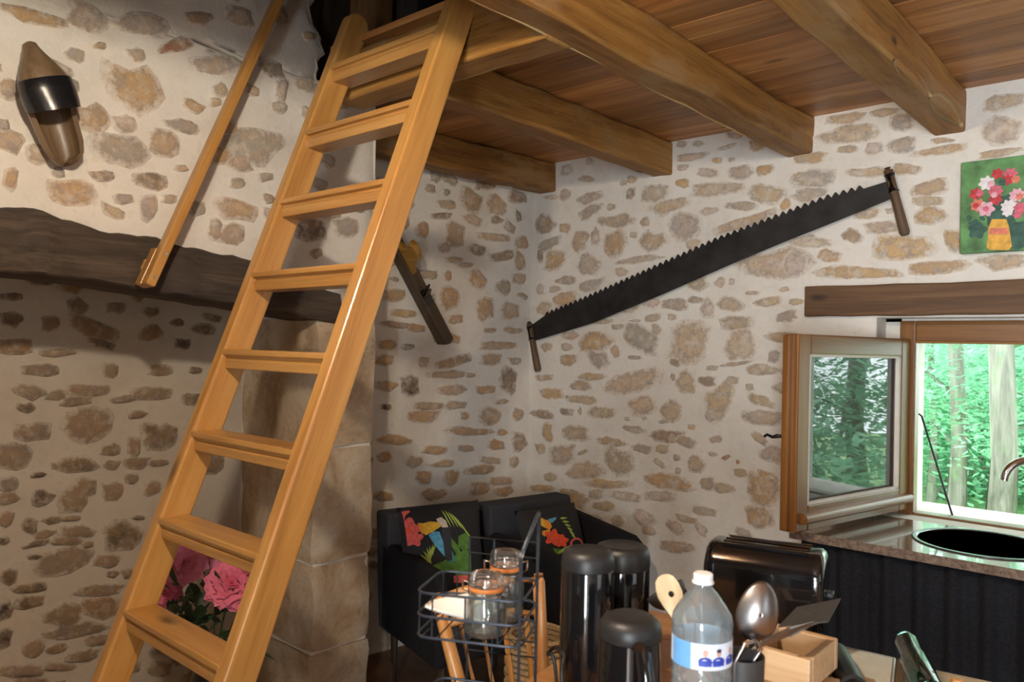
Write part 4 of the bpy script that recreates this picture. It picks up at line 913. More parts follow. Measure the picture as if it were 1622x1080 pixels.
# ------------------------------------------------------------------ clog on the chimney breast
cb = V((BX+0.012, 0, 0))
c0 = hit(108, 262, 0, BX+0.05); c1 = hit(43, 68, 0, BX+0.07)
ca = (c1-c0); ca.x = 0; CL = ca.length; ca.normalize(); cw = NX.cross(ca).normalized()
if cw.y < 0: cw = -cw
clog = thing('wooden_clog', 'old wooden clog with black leather band hung toe up on the wall', 'clog', V((BX+0.012, c0.lerp(c1, 0.5).y, c0.z)))
base = V((BX+0.014, c0.y, c0.z))
secs = [(0.0, 0.20, 0.35, 1), (0.02, 0.42, 0.55, 1), (0.08, 0.68, 0.72, 1), (0.18, 0.82, 0.74, 1), (0.30, 0.86, 0.74, 1), (0.42, 0.92, 0.78, 1), (0.50, 0.98, 0.86, 1), (0.56, 1.0, 0.95, 1), (0.585, 1.0, 1.0, 0), (0.66, 0.98, 1.02, 0), (0.74, 0.86, 0.98, 0), (0.82, 0.66, 0.86, 0), (0.89, 0.44, 0.66, 0), (0.95, 0.30, 0.48, 0), (0.985, 0.24, 0.40, 0), (1.0, 0.10, 0.30, 0)]
HW, HH = CL*0.205, CL*0.36
rings = []
for s, w, h, op in secs:
    r = []; lift = 0.0 if s < 0.8 else (s-0.8)*HH*1.9
    for k in range(17):                                 # outer skin, rim to rim round the sole
        t = math.pi*(1.0+k/16)
        r.append(base+ca*(s*CL)+cw*(math.cos(t)*w*HW)+NX*(h*HH*0.62+math.sin(t)*h*HH*0.62+lift*0.8 if True else 0))
    for k in range(17):                                 # inner hollow, or the closed vamp
        t = math.pi*k/16
        if op:
            q = 0.76 if s > 0.01 else 0.3
            r.append(base+ca*(s*CL+(0.03*CL if s < 0.05 else 0))+cw*(math.cos(t)*w*HW*q)+NX*(h*HH*0.62-abs(math.sin(t))**0.6*h*HH*0.50+lift))
        else:
            r.append(base+ca*(s*CL)+cw*(math.cos(t)*w*HW)+NX*(h*HH*0.62+math.sin(t)*h*HH*0.40+lift*0.8))
    rings.append(r)
MB().loft(rings, True, True).build('shoe', 'clog_wood', clog, smooth=60, grain=ca)
rings = []
for s, w, h in ((0.445, 0.985, 0.98), (0.50, 1.03, 0.98), (0.60, 1.05, 1.02), (0.68, 1.01, 1.04), (0.69, 0.985, 1.02)):
    r = []
    for k in range(21):
        t = math.pi*(-0.16+1.32*k/20)
        r.append(base+ca*(s*CL-0.02*CL*math.sin(t)*(1 if s < 0.5 else 0))+cw*(math.cos(t)*w*HW*1.02)+NX*(h*HH*0.62+math.sin(t)*h*HH*(0.42 if s > 0.5 else 0.52)))
    for k in range(21):
        t = math.pi*(-0.16+1.32*(20-k)/20)
        r.append(base+ca*(s*CL-0.02*CL*math.sin(t)*(1 if s < 0.5 else 0))+cw*(math.cos(t)*w*HW*0.95)+NX*(h*HH*0.62+math.sin(t)*h*HH*(0.38 if s > 0.5 else 0.48)))
    rings.append(r)
MB().loft(rings, True, True).build('leather_band', 'black_leather', clog, smooth=50)

# ------------------------------------------------------------------ ladder
LK = 1.07
LY0, LTH = 1.1614*LK, math.radians(69.5)
LXL, LXR, LT, LD = -2.1617*LK, -1.6625*LK, 0.050, 0.092
ld = V((0, math.cos(LTH), math.sin(LTH))); ln = V((0, math.sin(LTH), -math.cos(LTH)))
ladder = thing('ladder', 'varnished pine ladder with grooved treads leading up to the loft', 'ladder', ((LXL+LXR)/2, LY0-1.56/math.tan(LTH), 0))
s_bot = -1.56/math.sin(LTH)
def lp(x, s, o): return V((x, LY0, 1.56))+ld*s+ln*o
for x0, x1 in ((LXL-LT, LXL), (LXR, LXR+LT)):
    s_top = 1.29
    rr = []
    yb = (0-1.56)
    r0 = [(0, 0)]
    m = MB()
    fl_s = lambda o: (-1.56+o*math.cos(LTH))/math.sin(LTH)
    prof = [(fl_s(0.0), 0.0), (s_top-0.045, 0.0)]
    for k in range(1, 9):
        t = math.pi*k/8; prof.append((s_top-0.045+0.045*math.sin(t), LD/2-LD/2*math.cos(t)))
    prof.append((fl_s(LD), LD))
    m.prism(prof, V((0, LY0, 1.56)), ld, ln, NX, x0, x1)
    m.build('rail', 'ladder_pine', ladder, bevel=0.008, grain=ld, seg=3)
TZ = [2.431, 2.237, 1.997, 1.767, 1.531, 1.295, 1.071, 0.831]
stp = 0.2343*LK
TZ = [1.56+(0.831-1.56)*LK+0.002+stp*k for k in range(-2, 8)]
for z in TZ:
    yf = LY0+(z-1.56)/math.tan(LTH)
    prof = [(-0.004, 0.0), (-0.004, -0.017), (0.010, -0.019), (0.010, -0.029), (0.002, -0.031), (0.006, -0.060), (0.088, -0.060), (0.088, 0.0)]
    MB().prism(prof, V((0, yf, z)), V((0, 1, 0)), UP, NX, LXL-0.01, LXR+0.01).build('tread', 'ladder_pine', ladder, bevel=0.003, grain=NX)

# ------------------------------------------------------------------ handrail pole on the breast
HX = BX+0.105
h0 = hit(236, 448, 0, HX); h1 = hit(440, 0, 0, HX); hdv = (h1-h0).normalized()
hr = thing('handrail', 'slanted pine handrail fixed to the white chimney breast', 'handrail', (BX+0.02, h0.y, h0.z))
MB().beam(h0-hdv*0.01, h1+hdv*0.5, 0.032, 0.046, up=NX).build('rail', 'ladder_pine', hr, bevel=0.006, grain=hdv, seg=3)
q = h0+hdv*0.065
MB().beam(q-hdv*0.075-NX*0.045, q+hdv*0.06-NX*0.045, 0.034, 0.045, up=NX).build('mounting_block', 'ladder_pine', hr, bevel=0.004, grain=hdv)
MB().beam(q-hdv*0.02-NX*0.083, q+hdv*0.02-NX*0.083, 0.034, 0.03, up=NX).build('wall_block', 'ladder_pine', hr, bevel=0.004, grain=hdv)
q2 = h1+hdv*0.3
MB().beam(q2-hdv*0.05-NX*0.075, q2+hdv*0.05-NX*0.075, 0.034, 0.11, up=NX).build('mounting_block', 'ladder_pine', hr, bevel=0.004, grain=hdv)
for k in (0.02, 0.105):
    MB().lathe([(0, 0), (0.0065, 0), (0.006, 0.003), (0.0, 0.0035)], h0+hdv*k+NX*0.023, 12, axis=NX).build('screw', 'screw_steel', hr, smooth=50)

# ------------------------------------------------------------------ loft, seen through the opening
def loft_post(name, px0, px1, yy, depth, z1, mat, label, cat='post'):
    a = hit(px0, 50, 1, yy).x; b_ = hit(px1, 50, 1, yy).x
    o = MB().bx((a, yy, CZ+0.0505), (b_, yy+depth, z1)).build(name, mat, None, bevel=0.006, grain=UP)
    return tag(o, label, cat)
loft_post('loft_post', 553, 594, 1.98, 0.09, 4.0, 'loft_wood', 'pale square post in the loft behind the ladder top')
loft_post('loft_post', 519, 540, 2.35, 0.08, 4.0, 'loft_wood', 'orange-brown loft post nearest the chimney breast')
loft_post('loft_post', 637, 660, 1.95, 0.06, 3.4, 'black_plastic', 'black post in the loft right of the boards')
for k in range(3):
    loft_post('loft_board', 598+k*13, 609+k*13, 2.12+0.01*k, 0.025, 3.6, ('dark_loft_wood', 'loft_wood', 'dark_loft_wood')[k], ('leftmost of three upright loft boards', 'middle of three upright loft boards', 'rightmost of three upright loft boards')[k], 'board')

# ------------------------------------------------------------------ armchairs with printed cushions
def armchair(label, pA, pB, D, zback=0.79, arms=((0.70, 0.65), (0.70, 0.65))):
    pA, pB = V((pA.x, pA.y, 0)), V((pB.x, pB.y, 0))
    e = (pB-pA).normalized(); f = V((e.y, -e.x, 0)); Wd = (pB-pA).length
    c = (pA+pB)/2
    root = thing('armchair', label, 'armchair', c+f*D*0.45, 'black armchairs in the corner')
    def B(u0, u1, d0, d1, z0, z1): return MB().prism([(u0, d0), (u1, d0), (u1, d1), (u0, d1)], c, e, f, UP, z0, z1)
    h = Wd/2
    B(-h+0.048, h-0.048, 0.02, D-0.02, 0.26, 0.35).build('seat_base', 'black_fabric', root, bevel=0.012)
    B(-h+0.05, h-0.05, 0.10, D, 0.35, 0.42).build('seat_cushion', 'grey_fabric', root, bevel=0.03, seg=4)
    # leaning backrest
    MB().prism([(-0.02, 0.26), (0.10, 0.26), (0.06, zback-0.012), (0.045, zback), (-0.06, zback), (-0.075, zback-0.012)], c, f, UP, e, -h, h).build('backrest', 'grey_fabric', root, bevel=0.014, seg=3)
    for s in (-1, 1):
        za_, zf = arms[0 if s < 0 else 1]
        a0, a1 = (h-0.05, h) if s > 0 else (-h, -h+0.05)
        pr = [(0.0, 0.26), (D, 0.26), (D+0.01, zf-0.08), (D-0.005, zf-0.03), (D-0.05, zf), (0.05, za_), (0.0, za_)]
        MB().prism(pr, c, f, UP, e, a0, a1).build('armrest', 'black_fabric', root, bevel=0.016, seg=3)
    for u in (-h+0.05, h-0.05):
        for d in (0.05, D-0.05):
            q = c+e*u+f*d
            MB().tube([q+UP*0.262, q], [0.02, 0.013], 10).build('leg', 'dark_loft_wood', root, smooth=50, grain=UP)
    return root, c, e, f
AZ = 0.79
def cushion(label, ctr, e, t, S, th, prints, name='throw_cushion'):
    nrm = e.cross(t).normalized()
    if nrm.dot(EYE-ctr) < 0: nrm = -nrm
    def prof(u, v):
        a = max(0.0, 1-(2*u-1)**4)*max(0.0, 1-(2*v-1)**4)
        return th*a**0.5
    def pin(u, v):
        k = 0.045*(math.cos(math.pi*(2*v-1)) if True else 0)
        uu = u-0.5; vv = v-0.5
        uu *= 1-0.05*(1-abs(2*v-1)**2) ; vv *= 1-0.05*(1-abs(2*u-1)**2)
        return uu, vv
    def srf(u, v, sgn, off=0.0):
        uu, vv = pin(u, v)
        return ctr+e*(uu*S)+t*(vv*S)+nrm*(sgn*(prof(u, v)+off))
    root = thing(name, label, 'cushion', ctr-UP*S*0.5, 'printed throw cushions on the armchairs')
    m = MB(); n = 16
    m.grid(lambda i, j: srf(i/n, j/n, 1), n, n); m.grid(lambda i, j: srf(i/n, j/n, -0.7), n, n)
    m.build('cover', 'print_black', root, smooth=180)
    off = [0.001]
    for nm, mat, pts in prints:
        off[0] += 0.00035
        uvs = []
        for px, py in pts:
            q = hit_plane(px, py, ctr+nrm*th*0.8, nrm)-ctr
            uvs.append((min(0.97, max(0.03, q.dot(e)/S+0.5)), min(0.97, max(0.03, q.dot(t)/S+0.5))))
        cu = sum(a for a, _ in uvs)/len(uvs); cv = sum(b_ for _, b_ in uvs)/len(uvs)
        rings = [[srf(cu+(a-cu)*k, cv+(b_-cv)*k, 1, off[0]) for a, b_ in uvs] for k in (1.0, 0.66, 0.33, 0.02)]
        mm = MB().loft(rings, True, False)
        mm.f.append(tuple(range(3*len(uvs), 4*len(uvs))))
        mm.build(nm, mat, root, smooth=180)
    return root
def star(cx, cy, r, n=5, k=0.25, ph=0, sx=1.0):
    return [(cx+sx*r*(1+k*math.cos(n*t+ph))*math.cos(t), cy+r*(1+k*math.cos(n*t+ph))*math.sin(t)) for t in [2*math.pi*i/36 for i in range(36)]]
def C3(L): return [(590+x/4.77, 760+y/4.77) for x, y in L]
def frond(x, y, dx, dy, w): # a narrow leaf blade from (x, y) along (dx, dy)
    l = math.hypot(dx, dy); nx_, ny_ = -dy/l*w, dx/l*w
    return [(x, y), (x+dx*0.35+nx_, y+dy*0.35+ny_), (x+dx*0.75+nx_*0.7, y+dy*0.75+ny_*0.7), (x+dx, y+dy), (x+dx*0.7-nx_*0.6, y+dy*0.7-ny_*0.6), (x+dx*0.3-nx_, y+dy*0.3-ny_)]
a1, b1 = hit(606, 811, 2, AZ), hit(752, 796, 2, AZ)
ch1, c1_, e1_, f1_ = armchair('black armchair beside the fireplace pillar holding the larger toucan cushion', a1, b1, 0.56, arms=((0.655, 0.645), (0.655, 0.645)))
pr1 = [('leaf_print', 'print_teal', C3([(178, 370), (215, 420), (222, 500), (200, 530), (185, 450)])),
       ('flower_print', 'print_coral', C3(star(270, 370, 78, 5, 0.22, 0.6))), ('flower_print', 'print_coral', C3(star(300, 440, 60, 5, 0.2, 1.4))), ('flower_print', 'print_coral', C3([(185, 280), (230, 235), (290, 218), (296, 232), (240, 262), (215, 310), (190, 320)])),
       ('flower_print', 'print_red', C3(star(268, 380, 22, 4, 0.2))),
       ('leaf_print', 'print_green', C3([(640, 420), (715, 385), (728, 440), (722, 520), (680, 540), (635, 500)])),
       ('leaf_print', 'print_green', C3([(580, 430), (640, 500), (660, 560), (620, 560), (585, 500)])),
       ('leaf_print', 'print_green', C3([(430, 655), (560, 600), (700, 520), (740, 560), (742, 700), (640, 720), (520, 700)])),
       ('leaf_print', 'print_green', C3([(600, 640), (740, 620), (745, 735), (620, 740)])),
       ('beak_print', 'print_blue', C3([(405, 415), (440, 385), (490, 385), (520, 470), (532, 585), (500, 550), (450, 490)])),
       ('beak_print', 'print_teal', C3([(520, 500), (560, 480), (600, 560), (615, 620), (580, 630), (545, 600)])),
       ('toucan_print', 'grey_fabric', C3([(505, 350), (570, 350), (580, 430), (590, 610), (550, 620), (530, 560), (515, 440)])),
       ('toucan_print', 'print_yellow', C3([(345, 330), (420, 305), (490, 310), (500, 345), (440, 385), (385, 415), (345, 385)])),
       ('toucan_print', 'print_orange', C3([(330, 320), (365, 320), (380, 410), (350, 400)])),
       ('toucan_print', 'print_cream', C3([(470, 285), (510, 268), (545, 300), (558, 350), (510, 352), (485, 320)])),
       ('flower_print', 'print_coral', C3([(600, 735), (700, 728), (745, 745), (680, 790), (610, 790)]))]
for k in range(6): pr1.append(('fern_print', 'print_lime', C3(frond(430-4*k+0, 640-6*k, -92+28*k, -90-14*k+6*abs(k-2), 9))))
for k in range(7): pr1.append(('fern_print', 'print_lime', C3(frond(520+22*k, 205+9*k*k*0.4, 60+6*k, 150+8*k-14*k, 6))))
e1t = (UP*0.965-f1_*0.26).normalized()
cushion('toucan and hibiscus cushion on the armchair by the fireplace pillar', c1_+f1_*0.205-e1_*0.035+UP*0.635, e1_, e1t, 0.42, 0.065, pr1)
a2, b2 = hit(765, 798, 2, AZ), hit(893, 781, 2, AZ)
ch2, c2_, e2_, f2_ = armchair('black armchair deepest in the corner below the left end of the saw', a2, b2, 0.58, arms=((0.66, 0.645), (0.735, 0.675)))
pr2 = [('leaf_print', 'print_lime', C3(frond(1055, 350, 80, -48, 16))), ('leaf_print', 'print_green', C3(frond(1060, 372, 70, -30, 14))),
       ('toucan_print', 'print_yellow', C3([(1228, 290), (1275, 280), (1300, 300), (1290, 360), (1262, 345)])),
       ('toucan_print', 'print_orange', C3([(1275, 285), (1325, 305), (1340, 350), (1320, 375), (1285, 360)])),
       ('toucan_print', 'print_orange', C3([(1265, 385), (1325, 370), (1320, 400), (1280, 430), (1262, 410)])),
       ('toucan_print', 'print_blue', C3([(1310, 290), (1380, 272), (1375, 290), (1340, 322), (1320, 310)])),
       ('flower_print', 'print_red', C3(star(1345, 435, 58, 5, 0.22, 0.4))), ('flower_print', 'print_red', C3(star(1415, 465, 46, 5, 0.22, 1.2))),
       ('leaf_print', 'print_lime', C3([(1360, 555), (1430, 520), (1490, 490), (1500, 515), (1430, 550), (1390, 568)])),
       ('leaf_print', 'print_green', C3([(1345, 520), (1400, 530), (1380, 560), (1350, 545)]))]
for k in range(6): pr2.append(('fern_print', 'print_lime', C3(frond(1400+17*k, 285+24*k, 62-4*k, -6+10*k, 9))))
ringp = [(1530+55*math.cos(t), 487+48*math.sin(t)) for t in [0.9*math.pi+1.55*math.pi*i/14 for i in range(15)]]+[(1530+38*math.cos(t), 487+33*math.sin(t)) for t in [0.9*math.pi+1.55*math.pi*(14-i)/14 for i in range(15)]]
e2t = (UP*0.93-f2_*0.36).normalized()
for i in range(14):
    pr2.append(('neck_print', 'print_coral', C3([ringp[i], ringp[i+1], ringp[28-i], ringp[29-i]])))
cushion('toucan cushion on the armchair deepest in the corner', c2_+f2_*0.25-e2_*0.02+UP*0.60, e2_, e2t, 0.39, 0.065, pr2)

# ------------------------------------------------------------------ wicker basket on the floor
bc = at(852, 1000, 3.0); bc.z = 0
bk = thing('wicker_basket', 'round tan wicker basket on the floor before the armchairs', 'basket', bc)
for k in range(22):
    z = 0.012+k*0.0215; r_ = 0.085+0.03*math.sin(k/21*2.2)
    MB().tube([bc+V((r_*math.cos(t)*(1+0.02*math.sin(9*t+k*math.pi)), r_*math.sin(t)*(1+0.02*math.sin(9*t+k*math.pi)), z)) for t in [2*math.pi*i/36 for i in range(36)]], 0.0115, 5, True).build('coil', 'wicker', bk, smooth=60)
MB().lathe([(0, 0), (0.08, 0), (0.08, 0.012), (0, 0.012)], bc, 20).build('base', 'wicker', bk)

# ------------------------------------------------------------------ table
TZ_ = 0.88
A_, B_ = hit(1008, 961, 2, TZ_), hit(1313, 1025, 2, TZ_)
te = (B_-A_).normalized(); tn = V((te.y, -te.x, 0))
if tn.dot(V((0, 0, 0))-A_) < 0: tn = -tn
TL, TW = 1.55, 1.05
table = thing('kitchen_table', 'orange-brown wooden table crowded with kitchenware', 'table', A_+te*TL/2+tn*TW/2-UP*TZ_)
tb0 = V((A_.x, A_.y, 0))
nb = 6
for k in range(nb):
    MB().prism([(0, TW*k/nb+0.0008), (TL, TW*k/nb+0.0008), (TL, TW*(k+1)/nb-0.0008), (0, TW*(k+1)/nb-0.0008)], tb0, te, tn, UP, TZ_-0.035, TZ_).build('plank', 'table_wood', table, bevel=0.002, grain=te)
MB().prism([(0.06, 0.06), (TL-0.06, 0.06), (TL-0.06, TW-0.06), (0.06, TW-0.06)], tb0, te, tn, UP, TZ_-0.12, TZ_-0.035).build('apron', 'table_wood', table, grain=te)
for u in (0.1, TL-0.1):
    for d in (0.1, TW-0.1):
        q = tb0+te*u+tn*d; MB().beam(q, q+UP*(TZ_-0.12), 0.07, 0.07).build('leg', 'table_wood', table, bevel=0.004, grain=UP)
def on_table(px, depth, z=TZ_):
    q = at(px, 900, depth); return V((q.x, q.y, z))

# ------------------------------------------------------------------ spindle-back chair
def cp(px, py, d): return at(px, py, d)
sc_ = thing('spindle_chair', 'honey-coloured spindle-back wooden chair behind the wire rack', 'chair', V((at(775, 950, 2.0).x, at(775, 950, 2.0).y, 0)))
R0, R1 = cp(853, 909, 1.96), cp(861, 1085, 1.96); L0, L1 = cp(690, 940, 2.02), cp(728, 1085, 1.98)
SZ = 0.46
def down(p, q, z): t = (z-p.z)/(q.z-p.z); return p+(q-p)*t
Rs, Ls = down(R0, R1, SZ-0.02), down(L0, L1, SZ-0.02)
MB().tube([R0, R0+(Rs-R0)*0.03, R0.lerp(Rs, 0.5), Rs], [0.012, 0.0155, 0.0165, 0.014], 12).build('post', 'chair_wood', sc_, smooth=60, grain=UP)
MB().tube([L0, L0+(Ls-L0)*0.03, L0.lerp(Ls, 0.4), Ls], [0.012, 0.0155, 0.0185, 0.014], 12).build('post', 'chair_wood', sc_, smooth=60, grain=UP)
ra, rb = down(R0, R1, cp(850, 918, 1.96).z), down(L0, L1, cp(700, 950, 2.02).z)
midp = (ra+rb)/2+VIEW*0.05
MB().tube([ra, ra.lerp(midp, 0.5)+VIEW*0.012, midp, rb.lerp(midp, 0.5)+VIEW*0.012, rb], 0.0115, 10).build('top_rail', 'chair_wood', sc_, smooth=60, grain=(ra-rb))
ra2, rb2 = down(R0, R1, cp(852, 971, 1.96).z), down(L0, L1, cp(700, 990, 2.0).z)
mid2 = (ra2+rb2)/2+VIEW*0.035
arc2 = [ra2, ra2.lerp(mid2, 0.5)+VIEW*0.009, mid2, rb2.lerp(mid2, 0.5)+VIEW*0.009, rb2]
MB().tube(arc2, 0.0115, 10).build('middle_rail', 'chair_wood', sc_, smooth=60, grain=(ra-rb))
for t in (0.14, 0.38, 0.62, 0.84):
    k = t*4; i = min(3, int(k)); p = arc2[i].lerp(arc2[i+1], k-i); q = Rs.lerp(Ls, t)+VIEW*0.02
    MB().tube([p, p.lerp(q, 0.5), q], [0.007, 0.0085, 0.007], 8).build('spindle', 'chair_wood', sc_, smooth=60, grain=UP)
sm_ = (Rs+Ls)/2; sv = V((sm_.x, sm_.y, 0)); back_dir = V(((Rs-Ls).y, -(Rs-Ls).x, 0)).normalized()
if back_dir.dot(VIEW) < 0: back_dir = -back_dir
sd_ = V(((Rs-Ls).x, (Rs-Ls).y, 0)).normalized()
MB().prism([(-0.17, -0.03), (0.17, -0.03), (0.215, 0.2), (0.20, 0.40), (-0.20, 0.40), (-0.215, 0.2)], sv, sd_, back_dir, UP, SZ-0.035, SZ).build('seat', 'chair_wood', sc_, bevel=0.01, grain=back_dir)
for u, d in ((-0.14, 0.02), (0.14, 0.02), (-0.16, 0.35), (0.16, 0.35)):
    q = sv+sd_*u+back_dir*d; q2 = sv+sd_*u*1.25+back_dir*(d+(0.05 if d > 0.2 else -0.05))
    MB().tube([q+UP*(SZ-0.034), q.lerp(q2, 0.5)+UP*0.22, q2], [0.013, 0.019, 0.012], 10).build('leg', 'chair_wood', sc_, smooth=60, grain=UP)

# ------------------------------------------------------------------ wire rack with jars and napkin
RD = 1.30
rk_c = on_table(778, RD)
rx_, ry_ = SIDE, VIEW
rx_ = (SIDE*0.97-VIEW*0.24).normalized(); ry_ = V((-rx_.y, rx_.x, 0))
rack = thing('wire_rack', 'dark two-tier wire rack with a tall hoop handle on the table', 'rack', rk_c)
def rkp(u, d, z): return rk_c+rx_*u+ry_*d+UP*z
def zpx(py, px=760, d=RD): return at(px, py, d).z-TZ_
zt1, zm1, zb1 = zpx(932), zpx(968), zpx(1000)
UL, UR, DF, DB = -0.112, 0.065, -0.055, 0.075
def loop(z, r=0.0022, u0=UL, u1=UR, d0=DF, d1=DB, cr=0.022):
    pts = []
    for (cx_, cy_, t0) in ((u1-cr, d1-cr, 0), (u0+cr, d1-cr, 90), (u0+cr, d0+cr, 180), (u1-cr, d0+cr, 270)):
        for k in range(5):
            t = math.radians(t0+90*k/4); pts.append(rkp(cx_+cr*math.cos(t), cy_+cr*math.sin(t), z))
    return MB().tube(pts, r, 6, True)
for z in (zt1, zm1, zb1): loop(z).build('basket_ring', 'rack_wire', rack, smooth=60)
zl = [0.012, 0.055, 0.09]
for z in zl: loop(z).build('basket_ring', 'rack_wire', rack, smooth=60)
for z0_, z1_ in ((zb1, zt1), (0.004, 0.09)):
    for u in (UL+0.03, UL+0.085, UL+0.14):
        for d in (DF, DB): MB().tube([rkp(u, d, z0_), rkp(u, d, z1_)], 0.0017, 6).build('upright_wire', 'rack_wire', rack, smooth=60)
    for k in range(7):
        u = UL+0.012+k*(UR-UL-0.024)/6; MB().tube([rkp(u, DF, z0_), rkp(u, DB, z0_)], 0.0016, 6).build('floor_wire', 'rack_wire', rack, smooth=60)
zh1, zh2 = zpx(855, 800), zpx(818, 845)
for d, zz in ((DF, zh1), (DB, zh1)):
    MB().tube([rkp(UR-0.002, d, 0.003), rkp(UR-0.002, d, zz-0.01)], 0.0032, 8).build('post', 'rack_wire', rack, smooth=60)
    MB().tube([rkp(UL+0.006, d+(0.006 if d < 0 else -0.006), zb1), rkp(UL+0.006, d+(0.006 if d < 0 else -0.006), zt1)], 0.0018, 8).build('post', 'rack_wire', rack, smooth=60)
MB().tube([rkp(UR-0.002, DF, zh1-0.012), rkp(UR, DF+0.006, zh1), rkp(UR+0.004, (DF+DB)/2, zh2-0.01), rkp(UR+0.004, DB-0.03, zh2), rkp(UR, DB-0.004, zh1+0.012), rkp(UR-0.002, DB, zh1-0.012)], 0.0034, 8).build('handle', 'rack_wire', rack, smooth=60)
# mesh panel standing at the back of the rack
for z in (zpx(872), zpx(898), zpx(1037), zpx(1062)):
    MB().tube([rkp(UL+0.05, DB+0.003, z), rkp(UR, DB+0.003, z)], 0.0018, 6).build('back_wire', 'rack_wire', rack, smooth=60)
for u in (UL+0.05, UL+0.095):
    MB().tube([rkp(u, DB+0.005, 0.01), rkp(u, DB+0.005, zpx(872))], 0.0018, 6).build('back_wire', 'rack_wire', rack, smooth=60)
def jar(label, px, py_bot, py_top, depth, zfloor, R=0.034):
    q = at(px, 950, depth); b0 = V((q.x, q.y, zfloor)); H = at(px, py_top, depth).z-zfloor
    r_ = thing('glass_jar', label, 'jar', b0, 'clip-top jars in the wire rack')
    hb_ = H*0.72
    MB().lathe([(0, 0.0), (R*0.92, 0.0), (R, 0.006), (R, hb_*0.72), (R*0.80, hb_*0.93), (R*0.80, hb_), (R*0.74, hb_), (R*0.74, hb_*0.93), (R*0.93, hb_*0.70), (R*0.93, 0.009), (0, 0.006)], b0, 28).build('body', 'clear_glass', r_, smooth=50)
    MB().lathe([(0, hb_+0.001), (R*0.83, hb_+0.001), (R*0.86, hb_+0.004), (R*0.86, hb_+0.008), (0, hb_+0.008)], b0, 28).build('rubber_ring', 'rubber_orange', r_, smooth=50)
    MB().lathe([(0, hb_+0.0085), (R*0.86, hb_+0.0085), (R*0.86, H-0.006), (R*0.78, H), (0, H-0.003)], b0, 28).build('lid', 'clear_glass', r_, smooth=50)
    for zz in (hb_*0.94, hb_+0.013):
        MB().tube([b0+V((R*0.88*math.cos(t), R*0.88*math.sin(t), zz)) for t in [2*math.pi*i/28 for i in range(28)]], 0.0013, 6, True).build('clip_wire', 'chrome', r_, smooth=60)
    for sg in (-1, 1):
        k = b0+SIDE*sg*R*0.9
        MB().tube([k+UP*(hb_*0.94), k+SIDE*sg*0.008+UP*(hb_*1.0), k+SIDE*sg*0.009+UP*(hb_+0.016), k+UP*(hb_+0.013)], 0.0016, 6).build('clasp', 'chrome', r_, smooth=60)
    return r_
jar('clip-top glass jar at the front of the wire rack', 770, 990, 908, 1.29, TZ_+zb1+0.0025)
jar('clip-top glass jar at the back of the wire rack', 800, 950, 873, 1.365, TZ_+zb1+0.0025, 0.032)
nm = MB(); nn = 14
nq = [cp(674, 956, 1.315), cp(760, 938, 1.36), cp(765, 985, 1.30), cp(700, 966, 1.285)]
def nap(i, j, o=0.0):
    u, v = i/nn, j/nn
    p = cp(674+88*u, 0, 1.30)
    py = (957-18*math.sin(math.pi*min(1, u*1.3)*0.5)) if False else 0
    top_y = 956-(20*(u**0.6)); bot_y = 958+28*(u**0.8)
    y_ = top_y+(bot_y-top_y)*v
    dd = 1.335-0.045*v+0.006*math.sin(7*u+2*v)+o
    return cp(674+92*u, y_, dd)
nm.grid(lambda i, j: nap(i, j), nn, nn); nap_o = nm.build('napkin', 'white_cloth', None, smooth=180)
so = nap_o.modifiers.new('cloth_thickness', 'SOLIDIFY'); so.thickness = 0.004
tag(nap_o, 'folded white napkin lying in the wire rack', 'napkin')

# ------------------------------------------------------------------ black canisters, jug, cord
def canister(name, label, px, depth, wpx, py_top, lid_frac=0.14, group=None):
    b0 = on_table(px, depth); R = wpx/2*depth/FPX; H = at(px, py_top, depth).z-TZ_
    r_ = thing(name, label, 'canister', b0, group)
    MB().lathe([(0, 0), (R*0.94, 0), (R, 0.006), (R, H*(1-lid_frac)), (R*0.985, H*(1-lid_frac)+0.002), (0, H*(1-lid_frac)+0.002)], b0, 40).build('body', 'black_gloss', r_, smooth=40)
    z0_ = H*(1-lid_frac)+0.0025
    MB().lathe([(0, z0_), (R*1.0, z0_), (R*1.01, z0_+0.008), (R*0.98, H-0.016), (R*0.90, H-0.005), (R*0.74, H-0.001), (R*0.62, H-0.004), (R*0.30, H-0.005), (0, H-0.004)], b0, 40).build('lid', 'black_plastic', r_, smooth=50)
    return r_, b0, R, H
canister('canister', 'tall black glossy canister, the left one nearest the wire rack', 931, 1.50, 84, 868, 0.13, 'black lidded canisters')
canister('canister', 'tall black glossy canister standing behind the jug', 985, 1.66, 88, 861, 0.18, 'black lidded canisters')
jb = on_table(1000, 1.27); JR, JH = 0.0500, at(1000, 974, 1.27).z-TZ_
jug = thing('jug', 'black lidded jug with a loop handle in front of the canisters', 'jug', jb)
MB().lathe([(0, 0), (JR*0.98, 0), (JR*1.06, 0.008), (JR*1.06, JH*0.55), (JR*1.0, JH*0.86), (0, JH*0.86)], jb, 40).build('body', 'black_gloss', jug, smooth=40)
MB().lathe([(0, JH*0.862), (JR*1.0, JH*0.862), (JR*1.03, JH*0.87), (JR*0.99, JH*0.95), (JR*0.86, JH*0.985), (JR*0.7, JH), (0, JH*0.99)], jb, 40).build('lid', 'black_plastic', jug, smooth=50)
jd = (SIDE*0.14-VIEW).normalized()
hp = [jb+jd*(JR*0.98)+UP*JH*0.86, jb+jd*(JR+0.022)+UP*JH*0.85, jb+jd*(JR+0.038)+UP*JH*0.74, jb+jd*(JR+0.040)+UP*JH*0.5, jb+jd*(JR+0.030)+UP*JH*0.3, jb+jd*(JR*0.99)+UP*JH*0.24]
MB().tube(hp, [0.012, 0.0125, 0.013, 0.0125, 0.012, 0.011], 12).build('handle', 'black_gloss', jug, smooth=60)
